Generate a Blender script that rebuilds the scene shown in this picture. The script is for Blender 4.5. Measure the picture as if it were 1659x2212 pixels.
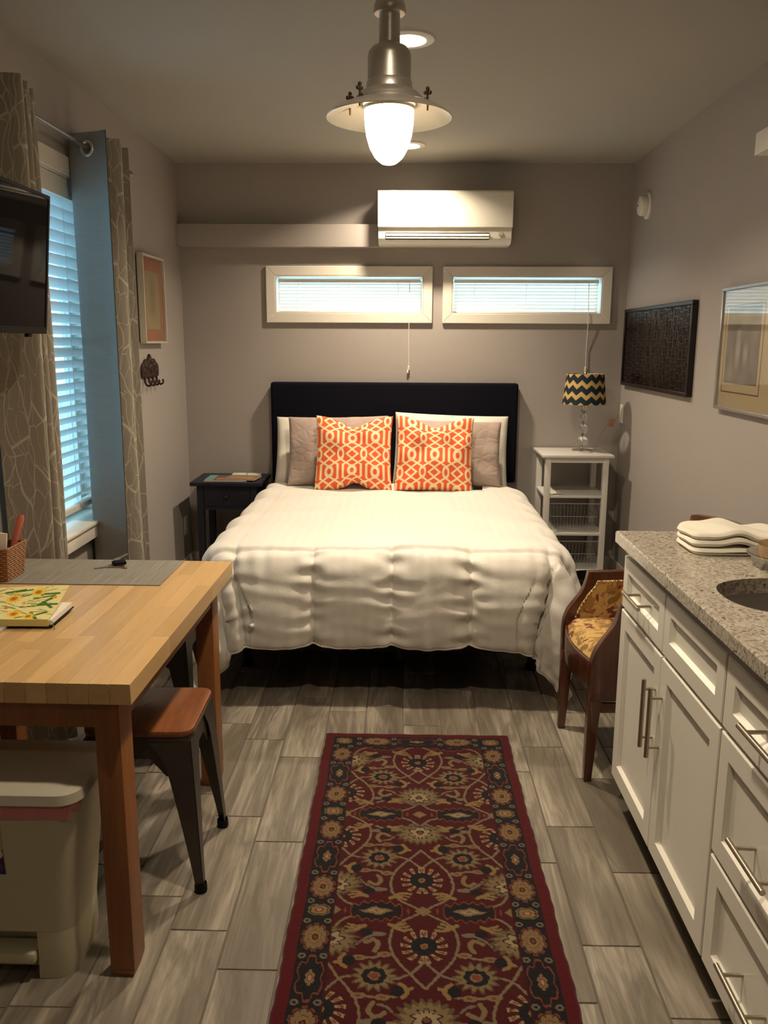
import bpy, bmesh, math, random
import numpy as np
from mathutils import Vector, Matrix

random.seed(7); np.random.seed(7)
PI = math.pi
scene = bpy.context.scene
COL = scene.collection
for o in list(bpy.data.objects):
    bpy.data.objects.remove(o)

# ------------------------------------------------------------------ camera
def make_camera():
    f_px, pitch, yaw, roll = 1820.3, 0.1989, 0.0212, 0.0050
    cp, sp, cy, sy = math.cos(pitch), math.sin(pitch), math.cos(yaw), math.sin(yaw)
    f = Vector((-sy*cp, cy*cp, -sp)); r = Vector((cy, sy, 0)); u = r.cross(f)
    cr, sr = math.cos(roll), math.sin(roll)
    r2 = r*cr + u*sr; u2 = u*cr - r*sr
    cam = bpy.data.cameras.new('camera'); co = bpy.data.objects.new('camera', cam)
    COL.objects.link(co)
    m = Matrix.Identity(4)
    for i in range(3):
        m[i][0] = r2[i]; m[i][1] = u2[i]; m[i][2] = -f[i]
    m[0][3], m[1][3], m[2][3] = 0.0, 0.0, 1.48
    co.matrix_world = m
    cam.sensor_fit = 'VERTICAL'; cam.sensor_height = 36.0
    cam.lens = f_px/2212*36.0
    cam.clip_start = 0.05
    scene.camera = co
make_camera()

# ------------------------------------------------------------------ world, exposure, lights
vs = scene.view_settings
vs.view_transform = 'Standard'; vs.look = 'None'; vs.gamma = 1.0; vs.use_curve_mapping = False
vs.exposure = 0.10
world = bpy.data.worlds.new('daylight'); scene.world = world
world.use_nodes = True
bg = world.node_tree.nodes['Background']
bg.inputs['Color'].default_value = (0.31, 0.72, 1.0, 1)
bg.inputs['Strength'].default_value = 4.0

sun = bpy.data.lights.new('sun', 'SUN'); sun.energy = 5.5; sun.angle = math.radians(0.6); sun.color = (1.0, 0.97, 0.92)
sun_o = bpy.data.objects.new('sun', sun); COL.objects.link(sun_o); sun_o['kind'] = 'helper'
sun_o.rotation_euler = (math.radians(-68), 0, 0)   # low sun behind the back wall

WARM = (1.0, 0.825, 0.605)
DOWNLIGHT_W = 24.0
PENDANT_STRENGTH = 240.0
# y of the four recessed downlights along the middle of the ceiling
DOWNLIGHTS = [(0.02, 4.93, 1.0), (0.01, 3.28, 1.0), (0.02, 1.62, 0.62), (0.02, -0.2, 0.12)]
def downlight_lamp(x, y, z, watts):
    l = bpy.data.lights.new('downlight_lamp', 'AREA'); l.shape = 'DISK'; l.size = 0.11
    l.energy = watts; l.color = WARM; l.spread = math.radians(135)
    o = bpy.data.objects.new('downlight_lamp', l); COL.objects.link(o)
    o.location = (x, y, z); o['kind'] = 'helper'
    return o

# daylight portals at the three windows (they only guide the sky's light, they emit nothing)
def portal(loc, rot, sx, sy):
    l = bpy.data.lights.new('window_portal', 'AREA'); l.shape = 'RECTANGLE'; l.size = sx; l.size_y = sy
    l.cycles.is_portal = True
    o = bpy.data.objects.new('window_portal', l); COL.objects.link(o)
    o.location = loc; o.rotation_euler = rot; o['kind'] = 'helper'
portal((-1.545, 3.365, 1.42), (0, -PI/2, 0), 1.46, 1.05)
portal((-0.34, 5.575, 1.77), (-PI/2, 0, 0), 0.95, 0.25)
portal((0.765, 5.575, 1.77), (-PI/2, 0, 0), 0.95, 0.25)

# ------------------------------------------------------------------ material helpers
def lin(r, g, b):
    f = lambda c: (c/255/12.92) if c/255 <= 0.04045 else ((c/255+0.055)/1.055)**2.4
    return (f(r), f(g), f(b))

def newmat(name):
    m = bpy.data.materials.new(name); m.use_nodes = True
    nt = m.node_tree; b = nt.nodes['Principled BSDF']
    return m, nt, b

def node(nt, t, **kw):
    n = nt.nodes.new(t)
    for k, v in kw.items():
        setattr(n, k, v)
    return n

def mixcol(nt, fac, a, b, blend='MIX'):
    n = nt.nodes.new('ShaderNodeMix'); n.data_type = 'RGBA'; n.blend_type = blend
    for sock, val in ((n.inputs[0], fac), (n.inputs[6], a), (n.inputs[7], b)):
        if hasattr(val, 'links'):
            nt.links.new(val, sock)
        elif isinstance(val, (tuple, list)):
            sock.default_value = tuple(val)[:3] + (1,)
        else:
            sock.default_value = val
    return n.outputs[2]

def coords(nt, scale=(1, 1, 1), rand=False, kind='Object'):
    tc = node(nt, 'ShaderNodeTexCoord'); mp = node(nt, 'ShaderNodeMapping')
    mp.inputs['Scale'].default_value = scale
    nt.links.new(tc.outputs[kind], mp.inputs['Vector'])
    if rand:
        oi = node(nt, 'ShaderNodeObjectInfo')
        mu = node(nt, 'ShaderNodeVectorMath', operation='SCALE')
        cx = node(nt, 'ShaderNodeCombineXYZ')
        for i in range(3):
            nt.links.new(oi.outputs['Random'], cx.inputs[i])
        mu.inputs['Scale'].default_value = 37.0
        nt.links.new(cx.outputs[0], mu.inputs[0])
        nt.links.new(mu.outputs[0], mp.inputs['Location'])
    return mp.outputs[0]

def noise(nt, vec, scale, detail=3, rough=0.5, dist=0.0):
    n = node(nt, 'ShaderNodeTexNoise')
    n.inputs['Scale'].default_value = scale; n.inputs['Detail'].default_value = detail
    n.inputs['Roughness'].default_value = rough; n.inputs['Distortion'].default_value = dist
    nt.links.new(vec, n.inputs['Vector'])
    return n.outputs[0]

def ramp(nt, fac, stops):
    r = node(nt, 'ShaderNodeValToRGB')
    el = r.color_ramp.elements
    while len(el) < len(stops):
        el.new(0.5)
    for e, (p, c) in zip(el, stops):
        e.position = p; e.color = (c, c, c, 1) if not isinstance(c, (tuple, list)) else tuple(c)[:3] + (1,)
    nt.links.new(fac, r.inputs[0])
    return r.outputs[0]

def bump(nt, b, h, strength=0.2, dist=0.002):
    n = node(nt, 'ShaderNodeBump'); n.inputs['Strength'].default_value = strength
    n.inputs['Distance'].default_value = dist
    nt.links.new(h, n.inputs['Height']); nt.links.new(n.outputs[0], b.inputs['Normal'])

def M(name, col, rough=0.5, metal=0.0, var=0.08, scale=14, bmp=0.0, bscale=200, spec=0.5, stretch=(1, 1, 1), sheen=0.0, bdist=0.001, coat=0.0):
    m, nt, b = newmat(name)
    v = coords(nt, stretch)
    n = noise(nt, v, scale, 3)
    c = mixcol(nt, n, tuple(x*(1-var) for x in col), tuple(min(1, x*(1+var)) for x in col))
    nt.links.new(c, b.inputs['Base Color'])
    b.inputs['Roughness'].default_value = rough; b.inputs['Metallic'].default_value = metal
    b.inputs['Specular IOR Level'].default_value = spec
    b.inputs['Sheen Weight'].default_value = sheen
    b.inputs['Coat Weight'].default_value = coat
    if bmp:
        bump(nt, b, noise(nt, v, bscale, 2), bmp, bdist)
    return m

def wood(name, c1, c2, rough=0.4, axis=1, scale=1.0, randval=0.25, coat=0.0, grain=1.0):
    """wood with grain running along the given axis (0 x, 1 y, 2 z)"""
    m, nt, b = newmat(name)
    s = [14*scale]*3; s[axis] = 1.1*scale
    v = coords(nt, tuple(s), rand=True)
    n1 = noise(nt, v, 1.6, 5, 0.62, 1.2)
    n2 = noise(nt, v, 9.0, 3, 0.6, 0.3)
    f = node(nt, 'ShaderNodeMath', operation='MULTIPLY_ADD')
    nt.links.new(n2, f.inputs[0]); f.inputs[1].default_value = 0.45*grain; nt.links.new(n1, f.inputs[2])
    fr = ramp(nt, f.outputs[0], [(0.38, 0.0), (0.95, 1.0)])
    c = mixcol(nt, fr, c1, c2)
    oi = node(nt, 'ShaderNodeObjectInfo')
    rv = node(nt, 'ShaderNodeMapRange'); rv.inputs['To Min'].default_value = 1-randval; rv.inputs['To Max'].default_value = 1+randval*0.6
    nt.links.new(oi.outputs['Random'], rv.inputs['Value'])
    g = node(nt, 'ShaderNodeCombineColor')
    for i in range(3):
        nt.links.new(rv.outputs[0], g.inputs[i])
    c = mixcol(nt, 1.0, c, g.outputs[0], 'MULTIPLY')
    nt.links.new(c, b.inputs['Base Color'])
    b.inputs['Roughness'].default_value = rough; b.inputs['Coat Weight'].default_value = coat
    bump(nt, b, n2, 0.06, 0.001)
    return m

def attrmat(name, rough=0.8, bmp=0.15, bscale=500, sheen=0.0, spec=0.3, var=0.12):
    """colours woven or printed on the object, stored per vertex"""
    m, nt, b = newmat(name)
    a = node(nt, 'ShaderNodeAttribute'); a.attribute_name = 'print'
    v = coords(nt); n = noise(nt, v, bscale, 2)
    g = ramp(nt, n, [(0.2, 1-var), (0.8, 1+var*0.3)])
    c = mixcol(nt, 1.0, a.outputs['Color'], g, 'MULTIPLY')
    nt.links.new(c, b.inputs['Base Color'])
    b.inputs['Roughness'].default_value = rough; b.inputs['Specular IOR Level'].default_value = spec
    b.inputs['Sheen Weight'].default_value = sheen
    if bmp:
        bump(nt, b, n, bmp, 0.001)
    return m

def emit(name, col, strength):
    m, nt, b = newmat(name)
    b.inputs['Base Color'].default_value = col + (1,)
    b.inputs['Emission Color'].default_value = col + (1,)
    b.inputs['Emission Strength'].default_value = strength
    return m

def clearglass(name, tint=(1, 1, 1), gloss=0.08, rough=0.02):
    m, nt, b = newmat(name)
    out = nt.nodes['Material Output']
    t = node(nt, 'ShaderNodeBsdfTransparent'); t.inputs[0].default_value = tint + (1,)
    g = node(nt, 'ShaderNodeBsdfGlossy'); g.inputs['Roughness'].default_value = rough
    lw = node(nt, 'ShaderNodeLayerWeight'); lw.inputs['Blend'].default_value = 0.5
    pw = node(nt, 'ShaderNodeMath', operation='POWER'); pw.inputs[1].default_value = 4.0
    nt.links.new(lw.outputs['Facing'], pw.inputs[0])
    ad = node(nt, 'ShaderNodeMath', operation='MULTIPLY_ADD'); ad.inputs[1].default_value = 0.85; ad.inputs[2].default_value = gloss*0.5
    nt.links.new(pw.outputs[0], ad.inputs[0])
    mx = node(nt, 'ShaderNodeMixShader')
    nt.links.new(ad.outputs[0], mx.inputs[0]); nt.links.new(t.outputs[0], mx.inputs[1]); nt.links.new(g.outputs[0], mx.inputs[2])
    nt.links.new(mx.outputs[0], out.inputs['Surface'])
    return m

# ------------------------------------------------------------------ mesh helpers
LOC = {}
class MB:
    def __init__(s):
        s.v = []; s.f = []; s.m = []
    def add(s, vs, fs, mi=0):
        o = len(s.v); s.v += [tuple(p) for p in vs]
        s.f += [tuple(i+o for i in f) for f in fs]; s.m += [mi]*len(fs)
        return s
    def box(s, x0, x1, y0, y1, z0, z1, mi=0):
        return s.add([(x0,y0,z0),(x1,y0,z0),(x1,y1,z0),(x0,y1,z0),(x0,y0,z1),(x1,y0,z1),(x1,y1,z1),(x0,y1,z1)],
                     [(0,3,2,1),(4,5,6,7),(0,1,5,4),(1,2,6,5),(2,3,7,6),(3,0,4,7)], mi)
    def taper(s, a, b, ha, hb, mi=0):
        """square bar from centre a (half sizes ha) up to centre b (half sizes hb), z-ended"""
        (ax, ay, az), (bx, by, bz) = a, b
        vs = [(ax-ha[0],ay-ha[1],az),(ax+ha[0],ay-ha[1],az),(ax+ha[0],ay+ha[1],az),(ax-ha[0],ay+ha[1],az),
              (bx-hb[0],by-hb[1],bz),(bx+hb[0],by-hb[1],bz),(bx+hb[0],by+hb[1],bz),(bx-hb[0],by+hb[1],bz)]
        return s.add(vs, [(0,3,2,1),(4,5,6,7),(0,1,5,4),(1,2,6,5),(2,3,7,6),(3,0,4,7)], mi)
    def cyl(s, p0, p1, r0, r1=None, n=16, mi=0):
        return s.tube([p0, p1], [r0, r0 if r1 is None else r1], n, mi)
    def tube(s, pts, r, n=8, mi=0, closed=False):
        P = [Vector(p) for p in pts]; k = len(P)
        R = r if isinstance(r, (list, tuple)) else [r]*k
        vs = []; up = None
        for i in range(k):
            a = P[(i-1) % k] if (closed or i > 0) else P[i]
            b = P[(i+1) % k] if (closed or i < k-1) else P[i]
            d = (b-a); d = d.normalized() if d.length > 1e-9 else Vector((0, 0, 1))
            if up is None:
                up = Vector((0, 0, 1)) if abs(d.z) < 0.9 else Vector((1, 0, 0))
            x = d.cross(up)
            if x.length < 1e-6:
                x = d.cross(Vector((0, 1, 0)))
            x.normalize(); y = x.cross(d).normalized(); up = y
            for j in range(n):
                t = 2*PI*j/n
                vs.append(P[i] + x*(R[i]*math.cos(t)) + y*(R[i]*math.sin(t)))
        fs = []
        m = k if closed else k-1
        for i in range(m):
            for j in range(n):
                fs.append((i*n+j, ((i+1) % k)*n+j, ((i+1) % k)*n+(j+1) % n, i*n+(j+1) % n))
        if not closed:
            fs.append(tuple(range(n))); fs.append(tuple((k-1)*n+j for j in reversed(range(n))))
        return s.add(vs, fs, mi)
    def lathe(s, prof, cx, cy, cz=0, n=32, mi=0, fn=None):
        vs = []; k = len(prof)
        for (r, z) in prof:
            for j in range(n):
                t = 2*PI*j/n
                q = r if fn is None else fn(r, z, t)
                vs.append((cx+q*math.cos(t), cy+q*math.sin(t), cz+z))
        fs = [(i*n+j, i*n+(j+1) % n, (i+1)*n+(j+1) % n, (i+1)*n+j) for i in range(k-1) for j in range(n)]
        if prof[0][0] > 1e-6: pass
        return s.add(vs, fs, mi)
    def prism(s, poly, axis, a0, a1, mi=0):
        n = len(poly)
        def P(p, a):
            return [(a, p[0], p[1]), (p[0], a, p[1]), (p[0], p[1], a)][axis]
        vs = [P(p, a0) for p in poly] + [P(p, a1) for p in poly]
        fs = [tuple(range(n)), tuple(range(2*n-1, n-1, -1))] + [(i, n+i, n+(i+1) % n, (i+1) % n) for i in range(n)]
        return s.add(vs, fs, mi)
    def grid(s, fn, nu, nv, mi=0):
        vs = [fn(i/(nu-1), j/(nv-1)) for j in range(nv) for i in range(nu)]
        fs = [(j*nu+i, j*nu+i+1, (j+1)*nu+i+1, (j+1)*nu+i) for j in range(nv-1) for i in range(nu-1)]
        return s.add(vs, fs, mi)
    def sphere(s, c, r, n=16, k=10, sz=1.0, mi=0):
        prof = [(max(1e-5, r*math.sin(PI*i/k)), -r*sz*math.cos(PI*i/k)) for i in range(k+1)]
        return s.lathe(prof, c[0], c[1], c[2], n, mi)
    def xform(s, mat):
        s.v = [tuple(mat @ Vector(p)) for p in s.v]; return s
    def build(s, name, mat, parent=None, smooth=False, bevel=0.0, seg=2, kind=None, label=None, recalc=True, loc=None, angle=40):
        return mkobj(name, s.v, s.f, mat, parent, smooth, bevel, seg, kind, label, recalc, loc, s.m, angle)

def mkobj(name, v, f, mat, parent=None, smooth=False, bevel=0.0, seg=2, kind=None, label=None, recalc=True, loc=None, mi=None, angle=40):
    me = bpy.data.meshes.new(name)
    L = LOC.get(parent.name, (0, 0, 0)) if parent is not None else (loc or (0, 0, 0))
    v = np.asarray(v, dtype=float) - np.asarray(L)
    me.from_pydata(v.tolist(), [], f)
    mats = mat if isinstance(mat, (list, tuple)) else [mat]
    for mm in mats:
        me.materials.append(mm)
    if mi is not None and len(mats) > 1:
        me.polygons.foreach_set('material_index', mi)
    if recalc or bevel:
        bm = bmesh.new(); bm.from_mesh(me)
        if recalc:
            bmesh.ops.recalc_face_normals(bm, faces=bm.faces)
        if bevel:
            es = [e for e in bm.edges if len(e.link_faces) == 2 and e.calc_face_angle(0) > 0.5]
            bmesh.ops.bevel(bm, geom=es, offset=bevel, segments=seg, profile=0.6, affect='EDGES', clamp_overlap=True)
        bm.to_mesh(me); bm.free()
    if smooth or bevel:
        me.polygons.foreach_set('use_smooth', [True]*len(me.polygons))
        me.set_sharp_from_angle(angle=math.radians(angle))
    me.update()
    o = bpy.data.objects.new(name, me); COL.objects.link(o)
    if parent is not None:
        o.parent = parent; LOC[o.name] = L
    else:
        o.location = L; LOC[o.name] = tuple(L)
    if kind: o['kind'] = kind
    if label: o['label'] = label
    return o

def tag(o, label, cat, group=None, kind=None):
    o['label'] = label; o['category'] = cat
    if group: o['group'] = group
    if kind: o['kind'] = kind
    return o

def thing(name, label, cat, loc, group=None):
    o = bpy.data.objects.new(name, None); COL.objects.link(o)
    o.location = loc; LOC[o.name] = tuple(loc); o.empty_display_size = 0.05
    return tag(o, label, cat, group)

def struct(name, label=None, loc=(0, 0, 0)):
    o = bpy.data.objects.new(name, None); COL.objects.link(o)
    o.location = loc; LOC[o.name] = tuple(loc); o['kind'] = 'structure'
    if label: o['label'] = label
    return o

def paint(o, cols):
    """per-vertex print colours (linear rgb)"""
    me = o.data
    a = me.color_attributes.new('print', 'FLOAT_COLOR', 'POINT')
    c = np.ones((len(me.vertices), 4), dtype=np.float32); c[:, :3] = cols
    a.data.foreach_set('color', c.ravel())

def segdist(X, Y, p, q):
    px, py = p; qx, qy = q
    dx, dy = qx-px, qy-py
    t = np.clip(((X-px)*dx+(Y-py)*dy)/(dx*dx+dy*dy+1e-12), 0, 1)
    return np.hypot(X-px-t*dx, Y-py-t*dy)

# ------------------------------------------------------------------ materials
m_wall = M('wall_paint', (0.370, 0.336, 0.312), 0.75, var=0.02, scale=3, bmp=0.15, bscale=260)
m_ceil = M('ceiling_paint', (0.39, 0.375, 0.33), 0.85, var=0.02, scale=3, bmp=0.15, bscale=200)
m_trim = M('white_trim_paint', (0.74, 0.70, 0.62), 0.35, var=0.02)
m_grout = M('grout', (0.12, 0.10, 0.08), 0.9, var=0.15, scale=80)
m_white = M('white_cabinet_paint', (0.76, 0.73, 0.65), 0.32, var=0.02)
m_whitefurn = M('white_furniture_paint', (0.66, 0.64, 0.60), 0.4, var=0.02)
m_plastic = M('white_plastic', (0.80, 0.77, 0.68), 0.3, var=0.02)
m_darkvent = M('dark_vent', (0.05, 0.045, 0.04), 0.6)
m_steel = M('brushed_steel', (0.66, 0.62, 0.56), 0.36, metal=0.85, var=0.06, scale=60, stretch=(1, 1, 12))
m_chrome = M('chrome', (0.75, 0.74, 0.72), 0.08, metal=1.0, var=0.02)
m_black = M('black_plastic', (0.008, 0.007, 0.007), 0.55, spec=0.12)
m_screen = M('screen_glass', (0.006, 0.005, 0.005), 0.035, spec=0.03)
m_navyfab = M('navy_upholstery', (0.0065, 0.0065, 0.012), 0.95, var=0.25, scale=300, bmp=0.2, bscale=600, spec=0.08)
m_navypaint = M('navy_paint', (0.014, 0.014, 0.027), 0.42, var=0.1, spec=0.35)
m_brass = M('dark_bronze', (0.09, 0.06, 0.035), 0.4, metal=0.8)
m_nail = M('nail_brass', (0.65, 0.55, 0.40), 0.3, metal=1.0)
m_bronze = M('oil_rubbed_iron', (0.035, 0.016, 0.013), 0.5, metal=0.3, var=0.2)
m_mahog = wood('mahogany', (0.050, 0.014, 0.007), (0.11, 0.032, 0.014), 0.25, axis=2, coat=0.4)
m_stave = wood('maple_butcher_block', (0.62, 0.415, 0.195), (0.53, 0.33, 0.14), 0.34, axis=1, randval=0.13, coat=0.15)
m_stave_end = m_stave
m_tablewood = wood('table_leg_wood', (0.31, 0.122, 0.038), (0.20, 0.070, 0.020), 0.42, axis=2, randval=0.06)
m_seatwood = wood('stool_seat_wood', (0.25, 0.085, 0.028), (0.13, 0.040, 0.013), 0.3, axis=1, coat=0.3)
m_gunmetal = M('gunmetal', (0.085, 0.075, 0.068), 0.42, metal=0.75, var=0.25, scale=12)
m_bin = M('bin_plastic', (0.52, 0.48, 0.33), 0.42, var=0.03)
m_binlid = M('bin_lid_plastic', (0.50, 0.46, 0.37), 0.38, var=0.03)
m_pink = M('pink_bin_bag', (0.60, 0.23, 0.23), 0.35, var=0.12, scale=30, bmp=0.3, bscale=60, bdist=0.004)
m_linen = M('white_bed_linen', (0.68, 0.645, 0.57), 0.85, var=0.03, scale=6, bmp=0.12, bscale=350, sheen=0.1)
m_mattress = M('mattress_white', (0.70, 0.67, 0.62), 0.85)
m_darkbase = M('dark_bed_base', (0.016, 0.014, 0.014), 0.9, var=0.2, scale=200, spec=0.1)
m_nickel = M('satin_nickel', (0.40, 0.34, 0.27), 0.34, metal=0.95, var=0.06, scale=60)
m_wire = M('grey_wire', (0.42, 0.42, 0.42), 0.4, metal=0.5)
m_rod = M('curtain_rod_metal', (0.30, 0.28, 0.27), 0.35, metal=0.9)
m_paper = M('paper', (0.72, 0.66, 0.55), 0.8, var=0.03)
m_glasspane = clearglass('window_glass')
m_picglass = clearglass('picture_glass', gloss=0.10)
m_foil = M('aluminium_foil', (0.78, 0.77, 0.75), 0.2, metal=1.0, var=0.05, bmp=0.3, bscale=90)
m_towel = M('white_terry', (0.76, 0.72, 0.62), 0.95, var=0.04, scale=60, bmp=0.5, bscale=700, bdist=0.002)
m_sink = M('sink_steel', (0.36, 0.33, 0.31), 0.35, metal=0.9, var=0.08, scale=40)
m_redtag = M('pink_tag', (0.62, 0.30, 0.20), 0.7)

def floor_tile_material():
    m, nt, b = newmat('wood_look_tile')
    v = coords(nt, (9.0, 1.15, 1.0), rand=True)
    big = noise(nt, v, 1.0, 4, 0.55, 1.6)
    sp = node(nt, 'ShaderNodeMath', operation='MULTIPLY'); sp.inputs[1].default_value = 26.0
    nt.links.new(big, sp.inputs[0])
    sn = node(nt, 'ShaderNodeMath', operation='SINE'); nt.links.new(sp.outputs[0], sn.inputs[0])
    v2 = coords(nt, (60.0, 3.0, 1.0), rand=True)
    fine = noise(nt, v2, 1.5, 4, 0.6, 0.4)
    v3 = coords(nt, (5.0, 1.0, 1.0), rand=True)
    patch = noise(nt, v3, 1.1, 2, 0.5, 0.5)
    c = mixcol(nt, ramp(nt, patch, [(0.35, 0.0), (0.68, 1.0)]), (0.15, 0.12, 0.083), (0.27, 0.23, 0.17))
    c = mixcol(nt, ramp(nt, sn.outputs[0], [(0.0, 0.0), (0.55, 0.42)]), (0.12, 0.095, 0.065), c)
    st = node(nt, 'ShaderNodeMapRange'); st.inputs['From Min'].default_value = -1; st.inputs['To Min'].default_value = 0.38; st.inputs['To Max'].default_value = 1.0
    nt.links.new(sn.outputs[0], st.inputs['Value'])
    base = mixcol(nt, ramp(nt, patch, [(0.40, 0.0), (0.62, 1.0)]), (0.185, 0.155, 0.117), (0.40, 0.352, 0.285))
    dark = (0.105, 0.086, 0.064)
    c = mixcol(nt, st.outputs[0], dark, base)
    c = mixcol(nt, ramp(nt, fine, [(0.36, 0.0), (0.62, 1.0)]), mixcol(nt, 0.5, c, dark), c)
    oi = node(nt, 'ShaderNodeObjectInfo')
    rv = node(nt, 'ShaderNodeMapRange'); rv.inputs['To Min'].default_value = 0.84; rv.inputs['To Max'].default_value = 1.12
    nt.links.new(oi.outputs['Random'], rv.inputs['Value'])
    g = node(nt, 'ShaderNodeCombineColor')
    for i in range(3): nt.links.new(rv.outputs[0], g.inputs[i])
    c = mixcol(nt, 1.0, c, g.outputs[0], 'MULTIPLY')
    nt.links.new(c, b.inputs['Base Color'])
    b.inputs['Roughness'].default_value = 0.42
    bump(nt, b, fine, 0.08, 0.001)
    return m
m_tile = floor_tile_material()

def granite_material():
    m, nt, b = newmat('granite')
    v = coords(nt)
    n1 = noise(nt, v, 30, 4, 0.6, 0.5); n2 = noise(nt, v, 110, 3, 0.6); n3 = noise(nt, v, 75, 3, 0.7, 0.6)
    c = mixcol(nt, ramp(nt, n1, [(0.35, 0), (0.65, 1)]), (0.38, 0.34, 0.28), (0.49, 0.45, 0.385))
    c = mixcol(nt, ramp(nt, n2, [(0.38, 1), (0.50, 0)]), c, (0.24, 0.19, 0.14))
    c = mixcol(nt, ramp(nt, n2, [(0.58, 0), (0.70, 1)]), c, (0.55, 0.50, 0.41))
    c = mixcol(nt, ramp(nt, n3, [(0.60, 0), (0.66, 1)]), c, (0.07, 0.052, 0.036))
    nt.links.new(c, b.inputs['Base Color']); b.inputs['Roughness'].default_value = 0.16
    return m
m_granite = granite_material()

def curtain_material():
    m, nt, b = newmat('branch_print_curtain')
    tc = node(nt, 'ShaderNodeAttribute'); tc.attribute_name = 'cloth'
    mp = node(nt, 'ShaderNodeMapping'); mp.inputs['Scale'].default_value = (1, 1, 1)
    nt.links.new(tc.outputs['Vector'], mp.inputs['Vector'])
    nz = node(nt, 'ShaderNodeTexNoise'); nz.inputs['Scale'].default_value = 4.0
    nt.links.new(mp.outputs[0], nz.inputs['Vector'])
    ad = node(nt, 'ShaderNodeMixRGB'); ad.blend_type = 'LINEAR_LIGHT'; ad.inputs[0].default_value = 0.06
    nt.links.new(mp.outputs[0], ad.inputs[1]); nt.links.new(nz.outputs[1], ad.inputs[2])
    lines = []
    for sc, w in (((19.0, 4.6, 1), 0.022), ((30.0, 9.0, 1), 0.020)):
        m2 = node(nt, 'ShaderNodeMapping'); m2.inputs['Scale'].default_value = sc
        nt.links.new(ad.outputs[0], m2.inputs['Vector'])
        vo = node(nt, 'ShaderNodeTexVoronoi'); vo.feature = 'DISTANCE_TO_EDGE'; vo.voronoi_dimensions = '2D'; vo.inputs['Scale'].default_value = 1.0
        nt.links.new(m2.outputs[0], vo.inputs['Vector'])
        lines.append(ramp(nt, vo.outputs['Distance'], [(w*0.6, 1.0), (w*1.6, 0.0)]))
    gate = ramp(nt, noise(nt, mp.outputs[0], 7.0, 2), [(0.40, 0.0), (0.46, 0.85)])
    l2 = mixcol(nt, 1.0, lines[1], gate, 'MULTIPLY')
    tot = mixcol(nt, 1.0, lines[0], l2, 'LIGHTEN')
    v = coords(nt, (1, 1, 40)); slub = noise(nt, v, 12, 2)
    basec = mixcol(nt, slub, (0.205, 0.178, 0.138), (0.265, 0.235, 0.19))
    c = mixcol(nt, tot, basec, (0.43, 0.39, 0.315))
    nt.links.new(c, b.inputs['Base Color']); b.inputs['Roughness'].default_value = 0.75
    b.inputs['Sheen Weight'].default_value = 0.2
    return m
m_curtain = curtain_material()
def lining_material():
    m, nt, b = newmat('curtain_lining')
    out = nt.nodes['Material Output']
    v = coords(nt, (1, 1, 6)); n = noise(nt, v, 14, 2)
    c = mixcol(nt, n, (0.20, 0.187, 0.172), (0.24, 0.225, 0.207))
    nt.links.new(c, b.inputs['Base Color']); b.inputs['Roughness'].default_value = 0.8
    return m
m_lining = lining_material()

def slat_material(name, col, tr):
    m, nt, b = newmat(name)
    out = nt.nodes['Material Output']
    v = coords(nt, (1, 1, 1)); n = noise(nt, v, 8, 2)
    c = mixcol(nt, n, tuple(x*0.97 for x in col), col)
    nt.links.new(c, b.inputs['Base Color']); b.inputs['Roughness'].default_value = 0.4
    t = node(nt, 'ShaderNodeBsdfTranslucent'); nt.links.new(c, t.inputs[0])
    mx = node(nt, 'ShaderNodeMixShader'); mx.inputs[0].default_value = tr
    nt.links.new(b.outputs[0], mx.inputs[1]); nt.links.new(t.outputs[0], mx.inputs[2]); nt.links.new(mx.outputs[0], out.inputs['Surface'])
    return m
m_slat = slat_material('white_faux_wood_slat', (0.82, 0.83, 0.83), 0.22)
m_minislat = slat_material('white_vinyl_slat', (0.80, 0.78, 0.72), 0.16)

def quilt_material():
    m, nt, b = newmat('taupe_quilted_sham')
    tc = node(nt, 'ShaderNodeTexCoord'); mp = node(nt, 'ShaderNodeMapping'); mp.inputs['Scale'].default_value = (16, 1, 22)
    nt.links.new(tc.outputs['Object'], mp.inputs['Vector'])
    vo = node(nt, 'ShaderNodeTexVoronoi'); vo.feature = 'DISTANCE_TO_EDGE'; vo.inputs['Scale'].default_value = 1.0
    nt.links.new(mp.outputs[0], vo.inputs['Vector'])
    h = ramp(nt, vo.outputs['Distance'], [(0.0, 0.0), (0.22, 1.0)])
    n = noise(nt, coords(nt), 9, 2)
    c = mixcol(nt, n, (0.335, 0.255, 0.215), (0.40, 0.31, 0.265))
    nt.links.new(c, b.inputs['Base Color']); b.inputs['Roughness'].default_value = 0.8; b.inputs['Sheen Weight'].default_value = 0.15
    bump(nt, b, h, 0.28, 0.005)
    return m
m_quilt = quilt_material()

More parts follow.
